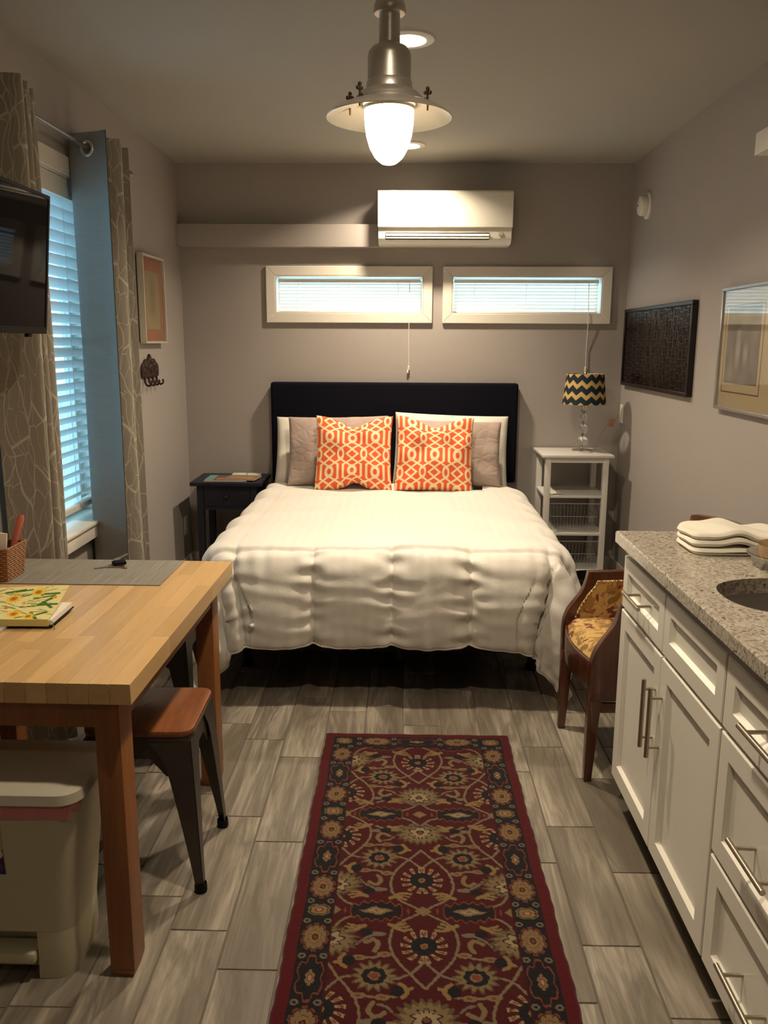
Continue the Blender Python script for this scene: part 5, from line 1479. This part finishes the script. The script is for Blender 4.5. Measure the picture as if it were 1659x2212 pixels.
def build_cabinets():
    t = thing('base_cabinet', 'white two-door sink cabinet at the far end of the counter', 'cabinet', (1.03, 2.11, 0))
    carcass(t, 1.692, 2.528)
    g = 0.003
    a, m_, b = 1.692, 2.112, 2.528
    d1 = shaker('drawer_front', m_+g, b-g, 0.683, 0.842, t, 0.045); pull(d1, 2.322, 0.760, 0.165, False)
    shaker('drawer_front', a+g, m_-g, 0.683, 0.842, t, 0.045)
    d = shaker('door', m_+g, b-g, 0.115, 0.672, t); pull(d, m_+0.030, 0.500, 0.195, True)
    d = shaker('door', a+g, m_-g, 0.115, 0.672, t); pull(d, m_-0.030, 0.500, 0.195, True)
    t = thing('base_cabinet', 'white three-drawer cabinet nearest the camera under the counter', 'cabinet', (1.03, 1.45, 0))
    carcass(t, 1.20, 1.689)
    for z0, z1, zh in ((0.683, 0.842, 0.757), (0.392, 0.672, 0.512), (0.115, 0.381, 0.228)):
        d = shaker('drawer', 1.20+g, 1.689-g, z0, z1, t, 0.048); pull(d, 1.447, zh, 0.165, False)
    # granite worktop with an oval cut-out for the sink
    x0, x1, y0, y1, z0, z1 = 0.657, XR, 1.17, 2.535, 0.880, 0.918
    cx, cy, rx, ry = 0.955, 1.862, 0.222, 0.152
    N = 96
    inner = []; outer = []
    angs = [2*PI*k/N for k in range(N)]
    for px_, py_ in ((x0, y0), (x1, y0), (x1, y1), (x0, y1)):
        a = math.atan2(py_-cy, px_-cx) % (2*PI); k = min(range(N), key=lambda q: abs(angs[q]-a)); angs[k] = a
    for a in angs:
        ca, sa = math.cos(a), math.sin(a)
        # superellipse bowl
        r = (abs(ca/rx)**2.6+abs(sa/ry)**2.6)**(-1/2.6); inner.append((cx+r*ca, cy+r*sa))
        tx = ((x1-cx)/ca if ca > 1e-9 else (x0-cx)/ca if ca < -1e-9 else 1e9); ty = ((y1-cy)/sa if sa > 1e-9 else (y0-cy)/sa if sa < -1e-9 else 1e9)
        r = min(tx, ty); outer.append((cx+r*ca, cy+r*sa))
    e = 0.004
    def shrink(p): return (min(max(p[0], x0+e), x1), min(max(p[1], y0+e), y1-e))
    V = [(p[0], p[1], z1) for p in inner] + [(*shrink(p), z1) for p in outer] + [(p[0], p[1], z1-e) for p in outer] + [(p[0], p[1], z0+e) for p in outer] + [(*shrink(p), z0) for p in outer] + [(p[0], p[1], z0) for p in inner]
    F = []
    for k in range(6):
        for i in range(N):
            j = (i+1) % N; a, b = k*N, ((k+1) % 6)*N
            F.append((a+i, a+j, b+j, b+i))
    w = mkobj('worktop', V, F, m_granite, None, True, loc=(1.02, 1.85, z0), angle=30)
    tag(w, 'speckled beige granite worktop with sink cut-out', 'countertop')
    t = thing('sink', 'undermount steel sink bowl set in the granite worktop', 'sink', (cx, cy, 0.72))
    def ring(s, z): return [(cx+(p[0]-cx)*s, cy+(p[1]-cy)*s, z) for p in inner]
    prof = [(1.10, 0.8795), (1.03, 0.8795), (1.025, 0.86), (1.0, 0.75), (0.94, 0.725), (0.80, 0.716), (0.12, 0.712)]
    V = [p for s, z in prof for p in ring(s, z)]
    F = [(k*N+i, k*N+(i+1) % N, (k+1)*N+(i+1) % N, (k+1)*N+i) for k in range(len(prof)-1) for i in range(N)]
    mkobj('bowl', V, F, m_sink, t, True, angle=60)
    MB().lathe([(0.0005, 0.708), (0.024, 0.708), (0.036, 0.712), (0.044, 0.714)], cx, cy, 0, 28).build('drain', m_chrome, parent=t, smooth=True)
build_cabinets()

def build_counter_things():
    z = 0.918
    # three folded face cloths, one on another
    rs = np.random.RandomState(8)
    specs = [('folded white washcloth at the bottom of the pile on the granite', 0.0, 0.00, (0.930, 2.315), 0.285, 0.190),
             ('folded white washcloth in the middle of the pile on the granite', 0.0185, -0.03, (0.928, 2.318), 0.280, 0.186),
             ('folded white washcloth on top of the pile on the granite', 0.037, 0.02, (0.925, 2.322), 0.272, 0.180)]
    for lb, dz, rot, (cx, cy), w, d in specs:
        n1, n2 = 44, 30; th = 0.017
        c_, s_ = math.cos(rot), math.sin(rot)
        def surf(u, v, top):
            x = (u-0.5)*w*math.sqrt(1-0.22*(2*v-1)**6); y = (v-0.5)*d*math.sqrt(1-0.22*(2*u-1)**6)
            gx, gy = cx+x*c_-y*s_, cy+x*s_+y*c_
            e1 = min(1, (1-abs(2*u-1))/0.09); e2 = min(1, (1-abs(2*v-1))/0.09)
            h = math.sqrt(max(0, 1-(1-e1)**2))*math.sqrt(max(0, 1-(1-e2)**2))
            # the whole pile humps up over one spot; shared by every cloth so they nest
            hump = (0.014*math.exp(-((gx-0.90)/0.055)**2)-0.004*math.exp(-((gx-1.0)/0.05)**2)+0.003*math.sin(gx*60+gy*35))*min(1, dz/0.03+0.25)
            if not top and dz == 0: hump = 0
            zz = z+0.0005+dz+hump+th*0.5+th*0.5*h*(1 if top else -1)
            return (gx, gy, max(zz, z+0.0004))
        mb = MB().grid(lambda u, v: surf(u, v, True), n1, n2).grid(lambda u, v: surf(1-u, v, False), n1, n2)
        o = mb.build('washcloth', m_towel, smooth=True, loc=(cx, cy, z+dz), angle=180, recalc=False)
        tag(o, lb, 'washcloth', 'folded white washcloths')
    # foil pan with a round tan cup nested in it
    cx, cy = 0.985, 2.115
    t = thing('foil_pan', 'round crimped foil pan beside the washcloths', 'foil pan', (cx, cy, z))
    fn = lambda r, zz, a: r*(1+0.014*math.sin(a*44)*(0.4+0.6*(r > 0.08)))
    MB().lathe([(0.0005, 0.001), (0.068, 0.001), (0.072, 0.004), (0.083, 0.034), (0.090, 0.038), (0.094, 0.036), (0.091, 0.033), (0.084, 0.030), (0.073, 0.0), (0.0005, 0.0)], cx, cy, z, 176, fn=fn).build('pan', m_foil, parent=t, smooth=True, angle=80)
    c = MB().lathe([(0.0005, 0.006), (0.056, 0.006), (0.064, 0.040), (0.067, 0.058), (0.069, 0.060), (0.068, 0.056), (0.062, 0.030), (0.054, 0.0025), (0.0005, 0.0025)], cx, cy, z, 48, ).build('paper_cup', M('tan_paper', (0.52, 0.36, 0.20), 0.5, var=0.25, scale=40), smooth=True, loc=(cx, cy, z+0.0025), angle=50)
    tag(c, 'low round tan paper cup nested in the foil pan', 'cup')
build_counter_things()

# ================================================================== UPHOLSTERED CHAIR
def build_chair():
    t = thing('tub_chair', 'mahogany tub chair with gold leaf tapestry and brass nails', 'chair', (0.88, 2.90, 0))
    yn, yf = 2.672, 3.128       # outer faces of the two arms
    th = 0.034
    arm = [(0.628, 0.30), (0.628, 0.40), (0.632, 0.445), (0.645, 0.480), (0.664, 0.520), (0.690, 0.565), (0.706, 0.592), (0.716, 0.615), (0.718, 0.632), (0.80, 0.634), (0.92, 0.640), (1.02, 0.660), (1.07, 0.690), (1.10, 0.74), (1.125, 0.74), (1.125, 0.30)]
    arm0 = arm
    inner = [(0.668, 0.43), (0.670, 0.462), (0.686, 0.500), (0.712, 0.545), (0.738, 0.580), (0.748, 0.602), (0.80, 0.603), (0.92, 0.608), (1.01, 0.626), (1.06, 0.655), (1.075, 0.70), (1.08, 0.43)]
    def smoothpoly(P, lo, hi):
        out = list(P[:lo]); Q = [Vector((p[0], p[1], 0)) for p in P]
        for i in range(lo, hi):
            p0, p1, p2, p3 = Q[max(i-1, lo)], Q[i], Q[i+1], Q[min(i+2, hi)]
            for k in range(4):
                s = k/4
                v = 0.5*((2*p1)+(-p0+p2)*s+(2*p0-5*p1+4*p2-p3)*s*s+(-p0+3*p1-3*p2+p3)*s**3); out.append((v.x, v.y))
        return out+list(P[hi:])
    arm = [(0.628, 0.30), (0.627, 0.40), (0.630, 0.440), (0.643, 0.480), (0.668, 0.518), (0.694, 0.556), (0.708, 0.592), (0.714, 0.622), (0.716, 0.633)] + arm[9:]
    arm = smoothpoly(arm, 1, 8); inner_s = smoothpoly(inner, 1, 5)
    for s, ya in ((1, yn), (-1, yf)):
        a0, a1 = (ya, ya+th) if s > 0 else (ya-th, ya)
        side = MB().prism(arm, 1, a0, a1).build('arm', m_mahog, parent=t, bevel=0.004)
        b0 = (a1, a1+0.010) if s > 0 else (a0-0.010, a0)
        MB().prism(inner_s, 1, *b0).build('arm_upholstery', m_tapestry, parent=side, bevel=0.003, seg=1)
        nl = MB()
        pts = inner[:11]
        yy = a1+0.006 if s > 0 else a0-0.006
        # nails along the front sweep and top
        path = [Vector((p[0], 0, p[1])) for p in pts]
        dist = 0; step = 0.0165; nxt = 0.0
        for p, q in zip(path[:-1], path[1:]):
            L = (q-p).length
            while nxt <= dist+L:
                c = p.lerp(q, (nxt-dist)/L)
                nl.sphere((c.x+0.002, yy+s*0.004, c.z-0.004), 0.0048, 8, 5); nxt += step
            dist += L
        nl.build('nail_heads', m_nail, parent=side, smooth=True, kind='stuff')
    # seat rail, bowed at the front
    rail = []
    for k in range(13):
        f = k/12; yy = yn+th*0.4+(yf-yn-th*0.8)*f
        rail.append((0.640-0.030*math.sin(PI*f), yy))
    rail += [(1.10, yf-th*0.4), (1.10, yn+th*0.4)]
    MB().prism(rail, 2, 0.325, 0.425).build('seat_rail', m_mahog, parent=t, bevel=0.004)
    nu, nv = 30, 26
    def seat(u, v):
        yy = yn+th+0.002+(yf-yn-2*th-0.004)*v
        xf = 0.648-0.030*math.sin(PI*v); x = xf+(1.075-xf)*u
        e = min(1, u/0.10)*1.0; e2 = min(1, min(v, 1-v)/0.10)
        h = math.sqrt(max(0, 1-(1-e)**2))*math.sqrt(max(0, 1-(1-e2)**2))
        return (x, yy, 0.4265+0.036*h+0.012*math.sin(PI*v)*math.sin(PI*min(1, u*0.9+0.05)))
    sb = MB().grid(seat, nu, nv)
    sb.grid(lambda u, v: (seat(1-u, v)[0], seat(1-u, v)[1], 0.4262), nu, nv)
    sb.build('seat_cushion', m_tapestry, parent=t, smooth=True, recalc=False, angle=70)
    # legs
    for yy in (yn+0.024, yf-0.024):
        MB().taper((0.640, yy, 0), (0.650, yy, 0.325), (0.013, 0.013), (0.022, 0.022)).build('leg', m_mahog, parent=t, bevel=0.002)
        MB().taper((1.150, yy, 0), (1.105, yy, 0.325), (0.014, 0.014), (0.022, 0.020)).build('leg', m_mahog, parent=t, bevel=0.002)
    for yy in (yn+0.018, yf-0.030):
        MB().box(0.665, 1.10, yy, yy+0.012, 0.25, 0.285).build('stretcher', m_mahog, parent=t, bevel=0.002)
    # curved back with crest rail
    def back(xo, z0, z1, lean):
        A = []
        for k in range(17):
            f = k/16; A.append((1.085+0.055*math.sin(PI*f)+xo, yn+0.004+(yf-yn-0.008)*f))
        return A
    def strip(x_in, x_out, z0, z1, name, mat, zc=0.0, **kw):
        V = []; F = []; n = 17
        for k in range(n):
            f = k/(n-1); xb = 1.082+0.055*math.sin(PI*f); yy = yn+0.003+(yf-yn-0.006)*f
            up = zc*math.sin(PI*f)
            for (dx, z) in ((x_in, z0), (x_out, z0), (x_out+0.03*(z1-z0)/0.4, z1+up), (x_in+0.03*(z1-z0)/0.4, z1+up)):
                V.append((xb+dx+0.05*(z0-0.43), yy, z))
        for k in range(n-1):
            for j in range(4):
                F.append((k*4+j, k*4+(j+1) % 4, (k+1)*4+(j+1) % 4, (k+1)*4+j))
        F += [(3, 2, 1, 0), tuple((n-1)*4+j for j in range(4))]
        return mkobj(name, V, F, mat, t, True, bevel=kw.get('bevel', 0.0), angle=35)
    strip(0.012, 0.050, 0.36, 0.815, 'back_frame', m_mahog)
    strip(-0.004, 0.012, 0.44, 0.795, 'back_upholstery', m_tapestry)
    strip(-0.012, 0.040, 0.806, 0.852, 'crest_rail', m_mahog, zc=0.012, bevel=0.012)
    nl = MB()
    for k in range(28):
        f = (k+0.5)/28
        nl.sphere((1.082+0.055*math.sin(PI*f)-0.004+0.026, yn+0.01+(yf-yn-0.02)*f, 0.793), 0.0048, 8, 5)
    nl.build('nail_heads', m_nail, parent=t, smooth=True, kind='stuff')
    t.rotation_euler = (0, 0, math.radians(2.0))
build_chair()

# ================================================================== RUNNER RUG
def build_rug():
    W_, L_ = 69.8, 232.0         # centimetres
    x0, yfar = -0.283, 3.000
    st = 0.26
    nx, ny = int(W_/st)+1, int(L_/st)+1
    gx = np.linspace(0, W_, nx); gy = np.linspace(0, L_, ny)
    X, Y = np.meshgrid(gx, gy)
    C = {k: np.array(lin(*v)) for k, v in dict(red=(57, 8, 11), edge=(68, 6, 12), navy=(19, 15, 19), tan=(102, 84, 58), gold=(110, 89, 54), cream=(126, 110, 82), rust=(98, 47, 30), olive=(74, 62, 42), grey=(92, 82, 68), vine=(100, 87, 68)).items()}
    col = np.empty(X.shape+(3,)); col[:] = C['red']
    def put(mask, c, soft=None):
        col[mask] = C[c]
    cx = W_/2
    xs = np.abs(X-cx)            # mirror left/right
    rs = np.random.RandomState(1)
    jit = 0.12*np.sin(X*3.1+Y*1.7)+0.12*np.sin(Y*2.9-X*2.2)
    def window(y, r):
        a, b = np.searchsorted(gy, [y-r, y+r]); return slice(max(0, a), min(ny, b))
    def local(sl, mx, my, sx=1.0):
        dx = xs[sl]-mx; dy = Y[sl]-my
        return dx, dy, np.hypot(dx, dy), np.arctan2(dy, dx)
    def put_l(sl, mask, c):
        v = col[sl]; v[mask] = C[c]
    def flower(mx, my, R0, petals, cols, amp=0.16, sx=1.0, sy=1.0, ph=0.0):
        sl = window(my, R0*1.5*sy)
        dx = (xs[sl]-mx)/sx; dy = (Y[sl]-my)/sy; r = np.hypot(dx, dy)+jit[sl]*0.6; th = np.arctan2(dy, dx)
        for f, c, p, a in cols:
            put_l(sl, r < R0*f*(1+a*np.cos(th*p+ph)), c)
    def daisy(mx, my):      # tan petals, navy ring, rust heart
        flower(mx, my, 4.5, 14, [(1.0, 'olive', 14, .17), (.84, 'tan', 14, .2), (.60, 'navy', 8, .06), (.30, 'tan', 6, .05), (.22, 'rust', 5, .1)], sx=1.1)
    def rosette(mx, my, s=1.0):     # navy star with pale finger petals
        sl = window(my, 8*s); dx, dy, r, th = local(sl, mx, my); r = r/s+jit[sl]*0.5
        put_l(sl, r < 4.0*(1+0.22*np.cos(th*13)), 'navy')
        ring = (r > 3.4) & (r < 6.0) & (np.cos(th*13+0.5*(r-4)) > 0.25)
        put_l(sl, ring, 'cream'); put_l(sl, (r > 4.1) & (r < 5.5) & (np.cos(th*13+0.5*(r-4)) > 0.72), 'rust')
        put_l(sl, r < 1.0, 'gold'); put_l(sl, r < 0.6, 'rust')
    def palmette(mx, my, up):       # feathered tan palmette
        sl = window(my, 9); dx, dy, r, th = local(sl, mx, my)
        yy = dy*up; rr = np.hypot(dx/1.35, (yy+0.5))
        ang = np.arctan2(yy+3.5, dx)
        put_l(sl, rr+jit[sl]*0.6 < 5.0*(1+0.13*np.cos(ang*26)), 'olive')
        put_l(sl, rr+jit[sl] < 4.0*(1+0.16*np.cos(ang*22)), 'tan')
        q = np.hypot(dx/1.15, yy+1.2)
        put_l(sl, q < 2.9*(1+0.20*np.cos(th*9)), 'navy'); put_l(sl, q < 2.45*(1+0.22*np.cos(th*9)), 'cream'); put_l(sl, q < 1.1*(1+0.2*np.cos(th*5)), 'navy'); put_l(sl, q < 0.7, 'rust')
    def leafpalm(mx, my):           # long dark serrated leaf with pale heart
        sl = window(my, 6); dx, dy, r, th = local(sl, mx, my)
        q = np.hypot(dx/7.6, dy/3.9)*(1+0.13*np.cos(dx*2.6))+jit[sl]*0.05
        put_l(sl, q < 1.0, 'rust'); put_l(sl, q < 0.88, 'navy')
        h = np.abs(dx)/4.6+np.abs(dy+0.25*np.sin(dx*1.5))/1.7
        put_l(sl, h < 1.0, 'tan'); put_l(sl, h < 0.55, 'cream'); put_l(sl, h < 0.22, 'rust')
    def curve(pts, w, c):
        P = np.array(pts, float); K = []
        n = len(P)
        for i in range(n-1):
            p0, p1, p2, p3 = P[max(i-1, 0)], P[i], P[i+1], P[min(i+2, n-1)]
            for k in range(6):
                s = k/6; K.append(0.5*((2*p1)+(-p0+p2)*s+(2*p0-5*p1+4*p2-p3)*s*s+(-p0+3*p1-3*p2+p3)*s**3))
        K.append(P[-1])
        for a, b in zip(K[:-1], K[1:]):
            lo, hi = min(a[1], b[1]), max(a[1], b[1]); sl = window((lo+hi)/2, (hi-lo)/2+w+1)
            d = segdist(xs[sl], Y[sl], a, b); put_l(sl, d+jit[sl]*0.5 < w, c)
    def hook(mx, my, sx, sy, c='gold'):   # split curling leaf
        T = lambda p: (mx+sx*p[0], my+sy*p[1])
        curve([T(p) for p in ((0, 0), (1.6, -1.4), (3.4, -1.9), (5.0, -1.6))], 0.50, c)
        curve([T(p) for p in ((0, 0), (1.8, 0.0), (3.6, 0.7))], 0.42, c)
        curve([T(p) for p in ((0.4, -0.3), (2.4, -0.8), (4.4, -0.3))], 0.36, c)
        curve([T(p) for p in ((-0.5, 0.2), (0.2, -0.2))], 0.62, c)
    def sickle(mx, my, sx, sy):           # dark bud in a tan crescent
        T = lambda p: (mx+sx*p[0], my+sy*p[1])
        sl = window(my, 4); q = np.hypot((xs[sl]-mx)/1.6, (Y[sl]-my)/1.8); put_l(sl, q < 1, 'navy')
        curve([T(p) for p in ((1.2, -2.0), (2.2, -0.6), (2.0, 1.0), (0.6, 2.2))], 0.55, 'gold')
        curve([T(p) for p in ((2.0, 0.2), (3.4, 0.8))], 0.5, 'gold')
    FX0, FX1 = 11.6, W_-11.6
    half = (FX1-FX0)/2
    # mirrored units: centre diamonds sit at 10.1+46.5k
    def unit(yd, sg):
        """motifs between diamond line yd and yd+sg*46.5, seen from yd; sg=+1 towards the viewer"""
        Yq = lambda d: yd+sg*d
        # vines round the centre flower
        curve([(0, Yq(19.4)), (3.5, Yq(23.9)), (7.3, Yq(29.5)), (8.6, Yq(35.5)), (7.0, Yq(41)), (2.5, Yq(44.6)), (0, Yq(46.3))], 0.36, 'vine')
        curve([(0, Yq(28.0)), (3.4, Yq(24.2)), (7.0, Yq(22.4)), (10.5, Yq(22.5))], 0.35, 'vine')
        curve([(0, Yq(7.0)), (3.0, Yq(3.4)), (8.0, Yq(1.2))], 0.35, 'vine')
        curve([(2.0, Yq(5.6)), (8.0, Yq(9.2)), (13.5, Yq(6.8))], 0.40, 'vine')
        # and round the edge flowers, turned over
        e = half
        curve([(e, Yq(27.0)), (e-2.6, Yq(22.6)), (e-6.6, Yq(17.0)), (e-8.3, Yq(11.0)), (e-7.0, Yq(6.0)), (e-2.0, Yq(1.6)), (e, Yq(0.3))], 0.35, 'vine')
        curve([(e, Yq(18.4)), (e-3.0, Yq(22.2)), (e-7.5, Yq(23.4))], 0.35, 'vine')
        curve([(e, Yq(39.0)), (e-2.6, Yq(43.0)), (e-8.0, Yq(45.6))], 0.35, 'vine')
        # leaves
        hook(8.2, Yq(41.0), -1, sg, 'gold'); hook(e-7.6, Yq(6.2), 1, -sg, 'gold'); hook(9.2, Yq(7.2), -1, -sg, 'gold'); hook(15.5, Yq(40.5), 1, sg, 'gold')
        sl_y = Yq(38.0)
        for mx, d in ((12.8, 9.4), (12.0, 37.6)):
            sl = window(Yq(d), 3); q = np.hypot((xs[sl]-mx)/2.6, (Y[sl]-Yq(d))/0.85); put_l(sl, q < 1, 'grey')
        curve([(9.5, Yq(30.5)), (13, Yq(29.2)), (18.5, Yq(29.6))], 0.36, 'vine'); curve([(5.0, Yq(17.3)), (10, Yq(16.6)), (16.5, Yq(17.2))], 0.36, 'vine')
        for mx, d in ((9.8, 30.4), (16.0, 29.2), (15.6, 17.0), (10.0, 16.6)):
            sl = window(Yq(d), 3); q = np.hypot((xs[sl]-mx)/1.8, (Y[sl]-Yq(d))/0.95)+jit[sl]*0.3; put_l(sl, q < 1, 'tan'); put_l(sl, q < 0.4, 'rust')
        sickle(6.6, Yq(18.6), -1, sg); sickle(18.4, Yq(28.2), 1, -sg)
        curve([(14.6, Yq(34.5)), (12.6, Yq(35.6)), (11.4, Yq(33.8)), (12.2, Yq(31.6))], 0.62, 'tan'); curve([(13.4, Yq(36.8)), (15.4, Yq(35.4)), (17.0, Yq(33.6))], 0.36, 'grey')
        curve([(9.4, Yq(12.0)), (11.6, Yq(10.8)), (13.0, Yq(12.6)), (12.2, Yq(14.9))], 0.62, 'tan'); curve([(11.0, Yq(14.5)), (9.0, Yq(13.8)), (7.8, Yq(12.4))], 0.36, 'grey')
        for mx, d in ((10.6, 9.2), (14.6, 38.2)):
            sl = window(Yq(d), 3); q = np.hypot((xs[sl]-mx)/1.7, (Y[sl]-Yq(d))/1.3); put_l(sl, q < 1, 'navy')
        # flowers
        palmette(0, Yq(11.4), sg); rosette(0, Yq(33.4), 0.98); daisy(12.1, Yq(23.2))
        rosette(half+0.6, Yq(12.6), 0.98); palmette(half+0.3, Yq(34.6), -sg)
    ds_ = [10.1+46.5*k for k in range(-1, 6)]
    for k, yd in enumerate(ds_):
        for sg in ((1, -1) if k % 2 == 0 else ()):
            pass
    # diamonds at 56.6 and 103.1: mirror both ways; sequence palm-rosette-diamond-rosette-palm
    unit(56.6, -1); unit(56.6, 1)
    # around 103.1 the flowers meet rosette first: same unit seen from the next palm diamond at 149.6
    unit(149.6, -1); unit(149.6, 1)
    for yd in (56.6, 103.1, 149.6, 196.1, 10.1):
        leafpalm(12.2, yd)
        sl = window(yd, 4); q = np.abs(xs[sl])/2.4+np.abs(Y[sl]-yd)/1.9+jit[sl]*0.3; put_l(sl, q < 1, 'tan'); put_l(sl, q < 0.4, 'gold')
        q = np.abs(xs[sl]-half)/1.8+np.abs(Y[sl]-yd)/1.8; put_l(sl, q < 1, 'tan')
    # ---------------- border, painted over the field's margin
    d_edge = np.minimum(np.minimum(X, W_-X), np.minimum(Y, L_-Y))
    bmask = d_edge < 11.6
    col[bmask] = C['navy']
    col[d_edge < 3.5] = C['edge']
    line = (d_edge > 11.0) & (d_edge < 11.6); col[line] = C['red']*0.7
    def b_rect(bx, by, R0):
        a, b = np.searchsorted(gy, [by-R0, by+R0]); c, d = np.searchsorted(gx, [bx-R0, bx+R0]); return slice(max(a, 0), min(b, ny)), slice(max(c, 0), min(d, nx))
    def bm(bx, by, sx, sy, layers, serr=0.10, n=8):
        s = b_rect(bx, by, max(sx, sy)*1.5)
        dx = (X[s]-bx)/sx; dy = (Y[s]-by)/sy; th = np.arctan2(dy, dx); r = np.hypot(dx, dy)*(1+serr*np.cos(th*n)+0.05*np.cos(th*n*2))+jit[s]*0.06
        v = col[s]
        for f, c in layers:
            v[r < f] = C[c]
    def A_(bx, by, hz): bm(bx, by, *((5.2, 2.9) if hz else (3.3, 4.9)), [(1.0, 'rust'), (.88, 'navy'), (.82, 'tan'), (.52, 'rust'), (.44, 'gold'), (.24, 'navy'), (.14, 'rust')], n=10)
    def B_(bx, by, hz): bm(bx, by, *((7.4, 2.5) if hz else (3.2, 7.0)), [(1.0, 'rust'), (.90, 'navy'), (.34, 'tan'), (.20, 'rust'), (.12, 'cream')], serr=0.13, n=6)
    def C_(bx, by): bm(bx, by, 3.0, 2.3, [(1.0, 'tan'), (.86, 'navy'), (.74, 'gold'), (.40, 'rust'), (.24, 'cream')], serr=0.06, n=4)
    def bud(bx, by, hz):
        for s_ in (-1, 1):
            p = (bx+s_*2.7, by) if not hz else (bx, by+s_*2.0)
            s = b_rect(p[0], p[1], 2); v = col[s]
            q = np.hypot(X[s]-p[0], Y[s]-p[1]); v[(q < 0.95)] = C['grey']; v[q < 0.45] = C['navy']
    for bx in (7.55, W_-7.55):
        k = 0; y = 55.3
        for base_y in (6.8, 55.3, 103.1, 150.9, 198.7):
            C_(bx, base_y)
            A_(bx, base_y+10.4, False); B_(bx, base_y+24.3, False); A_(bx, base_y+38.1, False)
            for o_ in (4.3, 17.0, 31.9, 44.2): bud(bx, base_y+o_, False)
    for by in (7.0, L_-7.0):
        A_(19.9, by, True); B_(cx, by, True); A_(W_-19.9, by, True)
        bud(13.2, by, True); bud(26.3, by, True); bud(W_-13.2, by, True); bud(W_-26.3, by, True)
    # woollen unevenness
    nz = 1+0.14*(rs.rand(ny, nx, 1)-0.5)
    col = np.clip(col*nz, 0, 1)
    # pile height
    edge_h = np.clip(d_edge/1.2, 0, 1)
    Zp = 0.0095*np.sqrt(1-(1-edge_h)**2)+0.0007*rs.rand(ny, nx)+0.0012
    wob = 0.0018*np.sin(Y*0.21)+0.001*np.sin(Y*0.9)
    V = np.stack([x0+X/100+wob*(np.abs(X-cx)/cx)**3, yfar-Y/100+0.0015*np.sin(X*0.5)*(Y < 20), Zp], -1).reshape(-1, 3)
    idx = np.arange(nx*ny).reshape(ny, nx)
    F = np.stack([idx[:-1, :-1], idx[1:, :-1], idx[1:, 1:], idx[:-1, 1:]], -1).reshape(-1, 4)
    me = bpy.data.meshes.new('pile'); loc = (x0+W_/200, yfar-L_/200, 0)
    V = V-np.array(loc)
    me.vertices.add(len(V)); me.vertices.foreach_set('co', V.astype(np.float32).ravel())
    me.loops.add(len(F)*4); me.loops.foreach_set('vertex_index', F.astype(np.int32).ravel())
    me.polygons.add(len(F)); me.polygons.foreach_set('loop_start', np.arange(0, len(F)*4, 4, dtype=np.int32)); me.polygons.foreach_set('loop_total', np.full(len(F), 4, np.int32))
    me.update(); me.validate()
    me.materials.append(attrmat('wool_pile', 0.95, 0.35, 900, sheen=0.15, spec=0.1, var=0.25))
    t = thing('runner_rug', 'dark red floral runner rug with navy medallion border', 'rug', loc)
    o = bpy.data.objects.new('pile', me); COL.objects.link(o); o.parent = t
    paint(o, col.reshape(-1, 3))
    MB().box(x0+0.004, x0+W_/100-0.004, yfar-L_/100+0.004, yfar-0.004, 0.0003, 0.0013).build('backing', M('rug_backing', (0.16, 0.05, 0.04), 0.9), parent=t)
build_rug()
